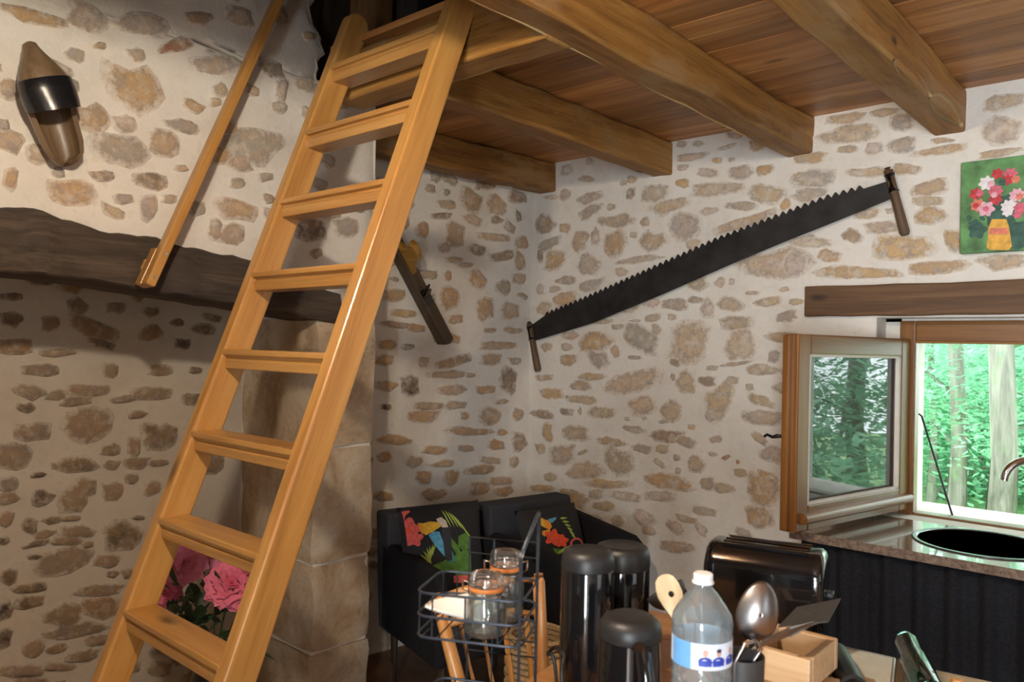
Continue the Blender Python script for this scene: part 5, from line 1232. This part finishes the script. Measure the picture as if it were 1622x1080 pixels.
cd = [on_table(905, 1.46, TZ_+0.005), on_table(893, 1.42, TZ_+0.01), cp(878, 1046, 1.40), cp(868, 1036, 1.42), cp(880, 1026, 1.44), cp(893, 1038, 1.42), cp(890, 1070, 1.40), on_table(905, 1.40, TZ_+0.006), on_table(940, 1.38, TZ_+0.004)]
cs = []
for i in range(len(cd)-1):
    p0, p1, p2, p3 = cd[max(i-1, 0)], cd[i], cd[i+1], cd[min(i+2, len(cd)-1)]
    for k in range(6):
        t = k/6; cs.append(0.5*((2*p1)+(p2-p0)*t+(2*p0-5*p1+4*p2-p3)*t*t+(3*p1-p0-3*p2+p3)*t**3))
cs.append(cd[-1])
cord = MB().tube(cs, 0.0035, 8).build('power_cord', 'black_plastic', None, smooth=60); tag(cord, 'looped black power cord beside the left canister', 'cord')

# ------------------------------------------------------------------ water bottle
wb_ = on_table(1114, 1.20); WR = 94/2*1.2/FPX; WH = at(1114, 907, 1.2).z-TZ_
bot_ = thing('water_bottle', 'clear plastic water bottle with a white cap and blue label', 'bottle', wb_)
prof = [(0, 0.006), (WR*0.6, 0.0), (WR*0.92, 0.006), (WR, 0.02)]
lab0, lab1 = at(1114, 1043, 1.2).z-TZ_, at(1114, 1003, 1.2).z-TZ_
z = 0.03
while z < lab0-0.012:
    prof += [(WR, z), (WR*0.955, z+0.006), (WR, z+0.012)]; z += 0.018
prof += [(WR*0.985, lab0-0.003), (WR*0.985, lab1+0.003), (WR*1.0, lab1+0.010)]
sh1 = at(1114, 976, 1.2).z-TZ_; sh2 = at(1114, 930, 1.2).z-TZ_; nk = at(1114, 923, 1.2).z-TZ_
prof += [(WR*1.01, sh1-0.006), (WR*0.97, sh1+0.004), (WR*0.78, sh1+(sh2-sh1)*0.42), (WR*0.50, sh1+(sh2-sh1)*0.82), (WR*0.34, sh2), (0.0135, sh2+0.004), (0.0135, nk), (0, nk)]
MB().lathe(prof, wb_, 44).build('bottle_body', 'bottle_pet', bot_, smooth=50)
MB().lathe([(0, nk+0.0005), (0.0165, nk+0.0005), (0.0165, nk+0.003), (0.0148, nk+0.004), (0.0148, WH-0.002), (0.013, WH), (0, WH)], wb_, 28).build('cap', 'bottle_cap', bot_, smooth=40)
lr = WR*1.003
def lab(a0, a1, z0_, z1_, off, mat, name, par):
    n = max(3, int((a1-a0)/6)); m = MB()
    m.grid(lambda i, j: wb_+(SIDE*math.sin(math.radians(a0+(a1-a0)*i/n))-VIEW*math.cos(math.radians(a0+(a1-a0)*i/n)))*(lr+off)+UP*(z0_+(z1_-z0_)*j), n, 1)
    return m.build(name, mat, par, smooth=180, recalc=False)
lb_ = lab(-178, 178, lab0, lab1, 0, 'label_paper', 'label', bot_)
lab(-80, -42, lab0, lab1, 0.0004, 'label_blue', 'blue_band', lb_); lab(-42, -34, lab0, lab1, 0.0003, 'label_blue', 'blue_band', lb_)
lh = lab1-lab0
def lab_disc(a, zf, ra, rz, mat, name, off):
    m = MB(); pts = [wb_+(SIDE*math.sin(math.radians(a+ra*math.cos(t)))-VIEW*math.cos(math.radians(a+ra*math.cos(t))))*(lr+off)+UP*(lab0+lh*(zf+rz*math.sin(t))) for t in [2*math.pi*k/16 for k in range(16)]]
    m.add(pts, [tuple(range(16))]); m.build(name, mat, lb_, recalc=False)
for a, hair in ((-7, 0), (19, 1), (48, 0)):
    lab_disc(a, 0.33, 13, 0.18, 'label_navy', 'figure_print', 0.0006); lab(a-12, a+12, lab0+lh*0.16, lab0+lh*0.38, 0.0006, 'label_navy', 'figure_print', lb_)
    lab_disc(a, 0.66, 5, 0.14, 'label_skin', 'face_print', 0.0008)
    if hair: lab_disc(a, 0.75, 5.2, 0.07, 'label_hair', 'hair_print', 0.0009)

# ------------------------------------------------------------------ utensil cup and what stands in it
ucx = on_table(1178, 1.32); UH = at(1178, 1036, 1.32).z-TZ_; UR_ = 0.037
cup = MB().lathe([(0, 0), (UR_*0.86, 0), (UR_*0.9, 0.004), (UR_, UH), (UR_*0.93, UH), (UR_*0.83, 0.006), (0, 0.006)], ucx, 32).build('utensil_cup', 'grey_plastic', None, smooth=50)
tag(cup, 'dark grey plastic cup holding the kitchen utensils', 'cup')
def ufoot(dx, dy): return ucx+SIDE*dx+VIEW*dy+UP*0.03
# serving spoon
sp0 = ufoot(0.006, 0.012); spc = cp(1200, 970, 1.33); spt = cp(1212, 925, 1.345)
su_ = (cp(1208, 928, 1.34)-cp(1192, 1016, 1.33)); sl = su_.length; su_.normalize(); ss = (SIDE-su_*SIDE.dot(su_)).normalized(); sn_ = su_.cross(ss)
if sn_.dot(VIEW) > 0: sn_ = -sn_
spoon = thing('serving_spoon', 'large grey metal serving spoon standing in the utensil cup', 'spoon', sp0)
m = MB(); nr = 9
c_b = cp(1200, 971, 1.335); a_b = 47*1.335/FPX; b_b = 34*1.335/FPX
rings = []
for i in range(nr+1):
    r_ = max(0.02, i/nr); rings.append([c_b+su_*(a_b*r_*math.sin(t)*(1.0+0.08*math.sin(t)))+ss*(b_b*r_*math.cos(t)*(1-0.10*math.sin(t)))+sn_*(0.018*(1-r_*r_)) for t in [2*math.pi*k/32 for k in range(32)]])
m.loft(rings, True, False); bo = m.build('bowl', 'brushed_steel', spoon, smooth=180); bo.modifiers.new('thickness', 'SOLIDIFY').thickness = 0.002
hs = c_b-su_*a_b*0.96
MB().tube([hs+su_*0.006, hs-su_*0.03, hs.lerp(sp0, 0.7), sp0], [0.006, 0.005, 0.005, 0.005], 8).build('handle', 'brushed_steel', spoon, smooth=60)
# turner with a dark blade
tr = thing('turner', 'flat dark-bladed turner leaning out of the utensil cup', 'spatula', ufoot(0.012, 0.0))
q = [cp(1232, 993, 1.42), cp(1262, 962, 1.50), cp(1332, 948, 1.50), cp(1312, 985, 1.42)]
nq_ = (q[1]-q[0]).cross(q[3]-q[0]).normalized()
m = MB(); m.add([p+nq_*0.0015 for p in q]+[p-nq_*0.0015 for p in q], [(0, 1, 2, 3), (7, 6, 5, 4), (0, 4, 5, 1), (1, 5, 6, 2), (2, 6, 7, 3), (3, 7, 4, 0)])
m.build('blade', 'grey_plastic', tr, bevel=0.001)
m = MB(); h0_, h1_, h2_ = cp(1294, 984, 1.44), cp(1250, 1000, 1.36), cp(1204, 1020, 1.315)
m.loft([[h0_+UP*0.003+SIDE*0.006, h0_-UP*0.003+SIDE*0.006, h0_-UP*0.003-SIDE*0.002, h0_+UP*0.003-SIDE*0.002], [h1_+UP*0.009, h1_-UP*0.006+VIEW*0.003, h1_-UP*0.008-VIEW*0.003, h1_+UP*0.006-VIEW*0.004], [h2_+UP*0.006, h2_-UP*0.005+VIEW*0.003, h2_-UP*0.006-VIEW*0.003, h2_+UP*0.004-VIEW*0.004]], True, True)
m.build('handle', 'brushed_steel', tr, bevel=0.002)
MB().tube([h2_+VIEW*0.002, h2_-SIDE*0.012-UP*0.012, ufoot(0.012, 0.0)], 0.005, 8).build('shank', 'brushed_steel', tr, smooth=60)
# bent wire tool
ws = thing('wire_whisk', 'bent steel wire utensil with a dark blade in the cup', 'utensil', ufoot(-0.012, -0.016))
w0 = ufoot(-0.02, -0.018); w1 = cp(1163, 1050, 1.285); w2 = cp(1180, 1020, 1.285); w3 = cp(1197, 1015, 1.29); w4 = cp(1206, 1028, 1.295); w5 = cp(1190, 1052, 1.295); w6 = ufoot(0.0, -0.02)
MB().tube([w0, w1, w1.lerp(w2, 0.5), w2, w3, w4, w4.lerp(w5, 0.5), w5, w6], 0.003, 8).build('wire', 'brushed_steel', ws, smooth=60)
m = MB(); k_ = VIEW*0.002; bl = [cp(1168, 1052, 1.292), cp(1182, 1024, 1.292), cp(1200, 1033, 1.297), cp(1187, 1054, 1.297)]
m.add([p+k_ for p in bl]+[p-k_ for p in bl], [(0, 1, 2, 3), (7, 6, 5, 4), (0, 4, 5, 1), (1, 5, 6, 2), (2, 6, 7, 3), (3, 7, 4, 0)]); m.build('blade', 'black_plastic', ws)
# wooden spoon handle with a hanging hole, and a ladle
wsn = thing('wooden_spoon', 'pale wooden utensil with a hanging hole leaning left in the cup', 'spoon', ufoot(-0.02, 0.014))
u0_ = cp(1050, 912, 1.40); u1_ = cp(1076, 980, 1.37); ud = (u0_-u1_); ul = ud.length; ud.normalize(); us_ = (SIDE-ud*SIDE.dot(ud)).normalized(); un_ = ud.cross(us_)
hole = u1_+ud*ul*0.56+us_*0.002
outer_r = []; inner_r = []
outl = [(1.03, 0.0), (1.0, 0.010), (0.92, 0.017), (0.75, 0.0215), (0.56, 0.0225), (0.35, 0.019), (0.15, 0.014), (0.0, 0.0105), (-0.25, 0.0075)]
left = [(a, -b_) for a, b_ in outl]; loopo = outl+left[::-1][:-1]
op = [u1_+ud*ul*a+us_*b_ for a, b_ in loopo]; nO = len(op)
ip = []
for p in op:
    d = (p-hole); d.normalize(); ip.append(hole+d*0.0055)
m = MB(); hth = un_*0.003
m.loft([[p+hth for p in ip], [p+hth for p in op], [p-hth for p in op], [p-hth for p in ip], [p+hth for p in ip]], True, False)
m.build('paddle', 'spoon_wood', wsn, smooth=40, grain=ud)
MB().tube([u1_-ud*ul*0.2, (u1_-ud*ul*0.2).lerp(ufoot(-0.02, 0.014), 0.5), ufoot(-0.02, 0.014)], 0.006, 8).build('handle', 'spoon_wood', wsn, smooth=60, grain=ud)
la = thing('ladle', 'round dark ladle head behind the pale wooden utensil', 'ladle', ufoot(-0.012, 0.02))
lc = cp(1053, 934, 1.46); m = MB(); rings = []
lax = (VIEW*0.45+UP*0.75-SIDE*0.45).normalized(); _, l1_, l2_ = frame(lax)
for i in range(8):
    t = math.pi/2*i/7; rings.append([lc-lax*(0.036*math.cos(t))+(l1_*math.cos(k)+l2_*math.sin(k))*max(0.001, 0.038*math.sin(t)) for k in [2*math.pi*j/28 for j in range(28)]])
m.loft(rings, True, False); lo_ = m.build('bowl', 'grey_plastic', la, smooth=180); lo_.modifiers.new('thickness', 'SOLIDIFY').thickness = 0.002
MB().tube([lc+SIDE*0.036, lc+SIDE*0.06-UP*0.03, ufoot(-0.012, 0.02)], 0.0045, 8).build('handle', 'grey_plastic', la, smooth=60)

# ------------------------------------------------------------------ toaster
tc_ = on_table(1214, 1.80); tha = math.radians(-27)
tu = (SIDE*math.cos(tha)+VIEW*math.sin(tha)).normalized(); tv = V((-tu.y, tu.x, 0))
TLn, TWd, THt = 0.258, 0.150, at(1200, 862, 1.80).z-TZ_
toast = thing('toaster', 'glossy black two-slot toaster on the table', 'toaster', tc_)
prof = []
rc = 0.055
for cx_, cz_, t0 in ((TWd/2-rc, THt-rc, 0), (-TWd/2+rc, THt-rc, 90)):
    for k in range(9):
        t = math.radians(t0+90*k/8); prof.append((cx_+rc*math.cos(t), cz_+rc*math.sin(t)))
prof += [(-TWd/2, 0.02), (-TWd/2+0.01, 0.012), (TWd/2-0.01, 0.012), (TWd/2, 0.02)]
MB().prism(prof, tc_, tv, UP, tu, -TLn/2+0.022, TLn/2-0.022).build('body', 'black_gloss', toast, smooth=40)
for sg in (-1, 1):
    rings = [[tc_+tv*(x*k)+UP*(0.5*THt+(z_-0.5*THt)*k)+tu*sg*d for x, z_ in prof] for k, d in ((1.012, TLn/2-0.024), (1.012, TLn/2-0.012), (0.97, TLn/2-0.004), (0.86, TLn/2))]
    MB().loft(rings, True, True).build('end_cap', 'black_gloss', toast, smooth=50)
for sg in (-1, 1):
    o_ = tc_+tv*(sg*0.027)+UP*(THt+0.0005)
    MB().prism([(-TLn/2+0.04, -0.012), (TLn/2-0.04, -0.012), (TLn/2-0.04, 0.012), (-TLn/2+0.04, 0.012)], o_, tu, tv, UP, -0.004, 0.0005).build('slot', 'black_fabric', toast)
    for dd in (-0.014, 0.014):
        MB().tube([o_+tu*(-TLn/2+0.035)+tv*dd+UP*0.001, o_+tu*(TLn/2-0.035)+tv*dd+UP*0.001], 0.002, 6).build('slot_trim', 'chrome', toast, smooth=60)
for u in (-0.09, 0.09):
    for v in (-0.05, 0.05): MB().lathe([(0, 0), (0.01, 0), (0.01, 0.0125), (0, 0.0125)], tc_+tu*u+tv*v, 12).build('foot', 'black_plastic', toast)
MB().box(tc_+tu*(TLn/2+0.008)+UP*THt*0.62, (0.03, 0.016, 0.012), Matrix((tv, tu, UP)).transposed()).build('lever', 'black_plastic', toast, bevel=0.003)

# ------------------------------------------------------------------ wooden things at the right of the table
bq = on_table(1262, 1.52)
bu = (SIDE*0.76-VIEW*0.65).normalized(); bv = V((-bu.y, bu.x, 0))
blk = MB().prism([(-0.085, -0.05), (0.03, -0.05), (0.045, 0.03), (0.03, 0.12), (-0.085, 0.12)], bq, bu, bv, UP, 0.0, 0.062)
tag(blk.build('wood_block', 'table_wood', None, bevel=0.008, grain=bu), 'varnished orange wooden block under the pale wooden tray', 'block')
tray = thing('wooden_tray', 'pale open wooden tray lying on the orange block', 'tray', bq+UP*0.0625)
za, zb_ = 0.0625, 0.122
def tb_(u0, u1, v0, v1, z0_, z1_, name, mat='box_wood'): return MB().prism([(u0, v0), (u1, v0), (u1, v1), (u0, v1)], bq, bu, bv, UP, z0_, z1_).build(name, mat, tray, bevel=0.003, grain=bu)
tb_(-0.075, 0.055, -0.075, -0.058, za, zb_, 'side'); tb_(-0.075, 0.055, 0.063, 0.08, za, zb_, 'side'); tb_(0.038, 0.055, -0.058, 0.063, za, zb_, 'side'); tb_(-0.075, -0.058, -0.058, 0.063, za, zb_, 'side')
tb_(-0.058, 0.038, -0.058, 0.063, za, za+0.008, 'bottom', 'black_fabric')
brd0, brd1, brd2, brd3 = hit(1326, 1020, 2, TZ_+0.016), hit(1420, 1041, 2, TZ_+0.016), hit(1412, 1120, 2, TZ_+0.016), hit(1300, 1090, 2, TZ_+0.016)
m = MB(); qs = [brd0, brd1, brd2, brd3]
m.add([p for p in qs]+[V((p.x, p.y, TZ_)) for p in qs], [(0, 1, 2, 3), (7, 6, 5, 4), (0, 4, 5, 1), (1, 5, 6, 2), (2, 6, 7, 3), (3, 7, 4, 0)])
board = m.build('cutting_board', 'cream_board', None, bevel=0.004); tag(board, 'cream cutting board at the far edge of the table', 'cutting board')
gv = [p.lerp((brd0+brd1+brd2+brd3)/4, 0.09)+UP*0.0006 for p in qs]
MB().tube(gv, 0.0015, 6, True).build('groove', 'brushed_steel', board)
m = MB(); qs = [hit(1421, 1042, 2, TZ_+0.014), hit(1434, 1045, 2, TZ_+0.014), hit(1430, 1110, 2, TZ_+0.014), hit(1415, 1106, 2, TZ_+0.014)]
m.add([p for p in qs]+[V((p.x, p.y, TZ_)) for p in qs], [(0, 1, 2, 3), (7, 6, 5, 4), (0, 4, 5, 1), (1, 5, 6, 2), (2, 6, 7, 3), (3, 7, 4, 0)])
tag(m.build('wood_strip', 'handle_wood', None, bevel=0.002, grain=tn), 'brown wooden strip along the right of the cream cutting board', 'board')
# black lying flask, dark bottle
fa, fb = hit(1322, 1030, 2, TZ_+0.045), hit(1352, 1088, 2, TZ_+0.045); fd = (fb-fa).normalized(); fl_ = (fb-fa).length
ZF = TZ_+0.0165+0.026; fa.z = fb.z = ZF
m = MB().lathe([(0, 0), (0.020, 0.002), (0.025, 0.012), (0.026, fl_*0.5), (0.026, fl_), (0.020, fl_+0.004), (0.017, fl_+0.03), (0, fl_+0.032)], fa, 28, axis=fd)
tag(m.build('grinder', 'black_plastic', None, smooth=45), 'black round kitchen grinder lying on the cutting board', 'grinder')
ga = cp(1434, 1012, 1.74); gb = V((hit(1472, 1100, 2, TZ_+0.03).x, hit(1472, 1100, 2, TZ_+0.03).y, TZ_+0.031)); gd = (gb-ga).normalized(); gl = (gb-ga).length
m = MB().lathe([(0, 0), (0.014, 0.0), (0.023, 0.010), (0.026, 0.03), (0.026, gl*0.4), (0.029, gl*0.45), (0.030, gl), (0, gl+0.002)], ga, 28, axis=gd)
tag(m.build('dark_bottle', 'green_glass', None, smooth=45), 'dark green glass bottle tipped up at the table edge', 'bottle')
for px, wpx, lb in ((1316, 26, 'left of two small pale wood blocks at the bottom of the picture'), (1372, 26, 'right of two small pale wood blocks at the bottom of the picture')):
    q = hit(px, 1082, 2, TZ_+0.05); q.z = TZ_+0.0165 if px > 1330 else TZ_
    o = MB().prism([(-0.014, -0.02), (0.014, -0.02), (0.014, 0.02), (-0.014, 0.02)], q, te, tn, UP, 0, TZ_+0.055-q.z).build('wood_offcut', 'box_wood', None, bevel=0.003, grain=tn)
    tag(o, lb, 'block')
q = hit(1518, 1074, 2, TZ_+0.09); q.z = TZ_
m = MB().lathe([(0, 0), (0.016, 0), (0.018, 0.02), (0.011, 0.045), (0.013, 0.065), (0.015, 0.078), (0.010, 0.089), (0, 0.091)], q, 20)
tag(m.build('pepper_mill', 'chair_wood', None, smooth=50, grain=UP), 'small turned wooden mill at the right of the table', 'mill')
q = hit(1404, 1100, 2, TZ_+0.06); q.z = TZ_+0.0165
m = MB().lathe([(0, 0), (0.016, 0), (0.017, 0.004), (0.018, 0.048), (0.016, 0.048), (0.015, 0.006), (0, 0.005)], q, 24)
tag(m.build('small_glass', 'clear_glass', None, smooth=50), 'small clear drinking glass on the cutting board', 'glass')

# ------------------------------------------------------------------ vase of roses in the fireplace
vq = at(338, 1000, 2.86); vb = V((vq.x, vq.y, 0.016))
vase = thing('vase_of_roses', 'dark tall vase of pink roses standing in the fireplace', 'flower vase', vb)
vz1 = at(330, 1042, 2.86).z-0.016
MB().lathe([(0, 0), (0.075, 0), (0.085, 0.02), (0.095, vz1*0.5), (0.07, vz1*0.85), (0.062, vz1-0.02), (0.07, vz1), (0.064, vz1), (0.055, vz1-0.03), (0, vz1-0.06)], vb, 32).build('vase', 'vase_dark', vase, smooth=50)
def petal_mesh(mat, seed):
    rnd = random.Random(seed); m = bpy.data.meshes.new('petal'); n = 4; vs = []; fs = []
    for j in range(n+1):
        for i in range(n+1):
            u = i/n*2-1; v = j/n; w = 0.62*math.sin(math.pi*(0.12+0.62*v))**0.8
            vs.append((u*w, -0.30*(1-u*u)*0.4+0.22*v*v*v+0.05*math.sin(5*u+seed)*v, v+0.04*math.sin(7*u+seed)*v))
    fs = [(j*(n+1)+i, j*(n+1)+i+1, (j+1)*(n+1)+i+1, (j+1)*(n+1)+i) for j in range(n) for i in range(n)]
    m.from_pydata(vs, [], fs); m.polygons.foreach_set('use_smooth', [True]*len(fs)); m.materials.append(MATS[mat]); return m
PM = {k: [petal_mesh(k, s) for s in (1, 2, 3)] for k in ('rose_pink', 'rose_deep')}
rr_ = random.Random(8)
def rose(c, R, facing, mat):
    root = bpy.data.objects.new('rose', None); COL.objects.link(root); root.parent = vase; root.location = c-vb
    f = facing.normalized(); _, s, u = frame(f)
    for layer, (n, tilt, size) in enumerate(((4, 8, 0.50), (5, 20, 0.56), (6, 33, 0.64), (8, 48, 0.72), (9, 64, 0.80), (9, 82, 0.84))):
        for k in range(n):
            a = 2*math.pi*(k+rr_.uniform(-.15, .15))/n+layer*0.7; t = math.radians(tilt+rr_.uniform(-7, 7))
            rad = s*math.cos(a)+u*math.sin(a); tan = -s*math.sin(a)+u*math.cos(a)
            zax = (f*math.cos(t)+rad*math.sin(t)); yax = (rad*math.cos(t)-f*math.sin(t))
            o = bpy.data.objects.new('petal', rr_.choice(PM[mat])); COL.objects.link(o); o.parent = root
            L = R*size*rr_.uniform(0.9, 1.08)
            m = Matrix((tan*L, yax*L, zax*L)).transposed().to_4x4(); m.translation = rad*R*0.05-f*R*0.35
            o.matrix_basis = m
    return root
heads = [((291, 888), 2.80, 0.082, 'rose_pink'), ((368, 921), 2.78, 0.100, 'rose_deep'), ((345, 876), 2.92, 0.062, 'rose_pink'), ((408, 905), 2.95, 0.070, 'rose_pink'), ((262, 935), 2.9, 0.06, 'rose_deep')]
vt = vb+UP*(vz1-0.06)
leafm = []
for (px, py), d, R, mt in heads:
    c = at(px, py, d); rose(c, R, (EYE-c)+UP*1.2+SIDE*rr_.uniform(-1, 1), mt)
    MB().tube([vt, vt.lerp(c, 0.5)+UP*0.02, c-(EYE-c).normalized()*0.02], 0.004, 6).build('stem', 'leaf_dark', vase, smooth=60)
lme = MB(); lpts = [(0, 0), (0.28, 0.22), (0.6, 0.30), (0.85, 0.18), (1, 0), (0.85, -0.18), (0.6, -0.30), (0.28, -0.22)]
lm_ = bpy.data.meshes.new('leaf'); lm_.from_pydata([(x, y, 0.12*x*(1-x)-0.25*abs(y)) for x, y in lpts]+[(0.3, 0, 0.05), (0.65, 0, 0.05)], [], [(0, 1, 8), (1, 2, 9, 8), (2, 3, 9), (3, 4, 9), (4, 5, 9), (5, 6, 9), (6, 7, 8, 9), (7, 0, 8)])
lm_.materials.append(MATS['leaf_dark'])
for k in range(70):
    c = at(rr_.uniform(262, 408), rr_.uniform(905, 1030), rr_.uniform(2.74, 2.98))
    o = bpy.data.objects.new('leaf', lm_); COL.objects.link(o); o.parent = vase
    o.location = c-vb; o.rotation_euler = (rr_.uniform(-1, 1), rr_.uniform(-1.2, 0.8), rr_.uniform(0, 6.28)); L = rr_.uniform(0.05, 0.10); o.scale = (L, L, L)

# ------------------------------------------------------------------ pendant bulb out of frame that lights the room
lamp = thing('pendant_lamp', 'bare bulb hanging on a short cord from the boarded ceiling', 'lamp', BULB+UP*0.06)
MB().sphere(BULB, 0.042, 20, 12).build('bulb', 'lit_bulb', lamp, smooth=180)
MB().lathe([(0, 0.036), (0.018, 0.036), (0.02, 0.05), (0.02, 0.085), (0.006, 0.095), (0, 0.095)], BULB, 16).build('socket', 'black_plastic', lamp, smooth=40)
MB().tube([BULB+UP*0.09, V((BULB.x, BULB.y, CZ-0.003))], 0.004, 6).build('cord', 'black_plastic', lamp)
MB().lathe([(0, CZ-BULB.z-0.024), (0.03, CZ-BULB.z-0.024), (0.045, CZ-BULB.z-0.002), (0, CZ-BULB.z-0.002)], BULB, 20).build('ceiling_rose', 'black_plastic', lamp, smooth=40)

# ------------------------------------------------------------------ woodland outside the window
struct(MB().bx((-14, FRY+0.42, -0.5), (10, 26, -0.35)).build('ground', 'grass'), 'grassy woodland ground outside')
trnd = random.Random(12)
def leaf_cloud(centers, n, spread, size):
    m = MB()
    for _ in range(n):
        c = trnd.choice(centers); p = c+V((trnd.gauss(0, spread), trnd.gauss(0, spread), trnd.gauss(0, spread*0.55)))
        if p.y < 4.9: p.y = 4.9+trnd.uniform(0, 1.0)
        a = V((trnd.uniform(-1, 1), trnd.uniform(-1, 1), trnd.uniform(-0.35, 0.35))).normalized(); b_ = a.cross(V((trnd.uniform(-.4, .4), trnd.uniform(-.4, .4), 1))).normalized()
        s = size*trnd.uniform(0.6, 1.3)
        m.add([p-a*s, p+b_*s*0.45, p+a*s, p-b_*s*0.45], [(0, 1, 2, 3)])
    return m
def tree(label, px, dist, wpx, hgt=9.0, n=2600, lean=0.0, name='tree', low=0.8, az=None):
    d = ray(px, 700) if az is None else V((math.sin(math.radians(az)), math.cos(math.radians(az)), 0)); d.z = 0; d.normalize(); b0 = V((d.x*dist, d.y*dist, -0.36)); R = wpx/2*dist/FPX
    t = thing(name, label, 'tree', b0, 'woodland trees outside the window')
    pts = [b0+V((lean*k/8*1.2+0.05*math.sin(k*1.7), 0.05*math.cos(k*2.1), hgt*k/8)) for k in range(9)]
    MB().tube(pts, [R*(1.35 if k == 0 else 1.05-0.07*k) for k in range(9)], 12).build('trunk', 'bark', t, smooth=60, grain=UP)
    cs_ = []
    for k in range(12):
        z = low+trnd.uniform(0, 1)*(hgt*0.42); a = trnd.uniform(0, 6.28); L = trnd.uniform(0.5, 1.5)
        q0 = b0+V((lean*z/hgt, 0, z)); q1 = q0+V((math.cos(a)*L, math.sin(a)*L, trnd.uniform(0.0, 0.35)))
        MB().tube([q0, q0.lerp(q1, 0.5)+UP*0.06, q1], [R*0.16+0.01, 0.014, 0.006], 6).build('branch', 'bark', t, smooth=60, grain=(q1-q0))
        cs_ += [q1, q0.lerp(q1, 0.65)]
    leaf_cloud(cs_, n*2, 0.32, 0.045).build('foliage', 'forest_leaf', t, recalc=False)
tree('pale tree trunk left of centre in the window view', 1512, 9.0, 21, low=1.0)
tree('thickest ivy-clad tree trunk in the window view', 1578, 7.4, 33, low=1.2, lean=0.1)
tree('slim tree nearest the left edge of the window view', 1474, 11.0, 10, 8, 2400)
tree('slim tree at the right edge of the window view', 1640, 10.0, 16, 9, 2600)
tree('farther slim tree between the two main trunks', 1545, 14.0, 14, 9, 2600)
tree('farther tree just right of the thick trunk', 1606, 15.0, 16, 9, 2600)
tree('tree standing well right of the window opening', 0, 9.0, 30, 9, 3200, az=4)
tree('tree mirrored in the open casement pane, the nearer one', 0, 9.5, 30, 9, 4200, az=22)
tree('tree mirrored in the open casement pane, the farther one', 0, 11.5, 30, 9, 4200, az=31)
for k, (px, dist, z, lb, *az_) in enumerate(((1480, 12, 0.6, 'leafy shrub low at the left of the window view'), (1540, 16, 0.9, 'leafy shrub far behind the two main trunks'), (1600, 13, 0.5, 'leafy shrub below the thick trunk on the right'), (1680, 14, 0.8, 'leafy shrub just past the right of the window'), (1850, 15, 0.8, 'leafy shrub right of the window opening'), (1570, 20, 3.2, 'tall background shrub filling the top of the window view'), (1500, 20, 2.2, 'tall background shrub at the back left of the view'), ('az', 7.5, 1.6, 'dense shrub mirrored in the open casement pane', 29), ('az', 9.0, 2.4, 'taller dense shrub mirrored behind the other in the pane', 23))):
    d = ray(px, 700) if not az_ else V((math.sin(math.radians(az_[0])), math.cos(math.radians(az_[0])), 0)); d.z = 0; d.normalize(); b0 = V((d.x*dist, d.y*dist, -0.35))
    t = thing('shrub', lb, 'shrub', b0, 'woodland shrubs outside the window')
    cs_ = [b0+V((trnd.uniform(-1.6, 1.6), trnd.uniform(-1, 1), trnd.uniform(0.1, 1.4+z))) for _ in range(26)]
    for c in cs_[:7]: MB().tube([b0, b0.lerp(c, 0.5)+UP*0.2, c], [0.03, 0.02, 0.008], 6).build('stem', 'bark', t, grain=UP)
    leaf_cloud(cs_, 5500, 0.40, 0.08).build('foliage', 'forest_leaf', t, recalc=False)

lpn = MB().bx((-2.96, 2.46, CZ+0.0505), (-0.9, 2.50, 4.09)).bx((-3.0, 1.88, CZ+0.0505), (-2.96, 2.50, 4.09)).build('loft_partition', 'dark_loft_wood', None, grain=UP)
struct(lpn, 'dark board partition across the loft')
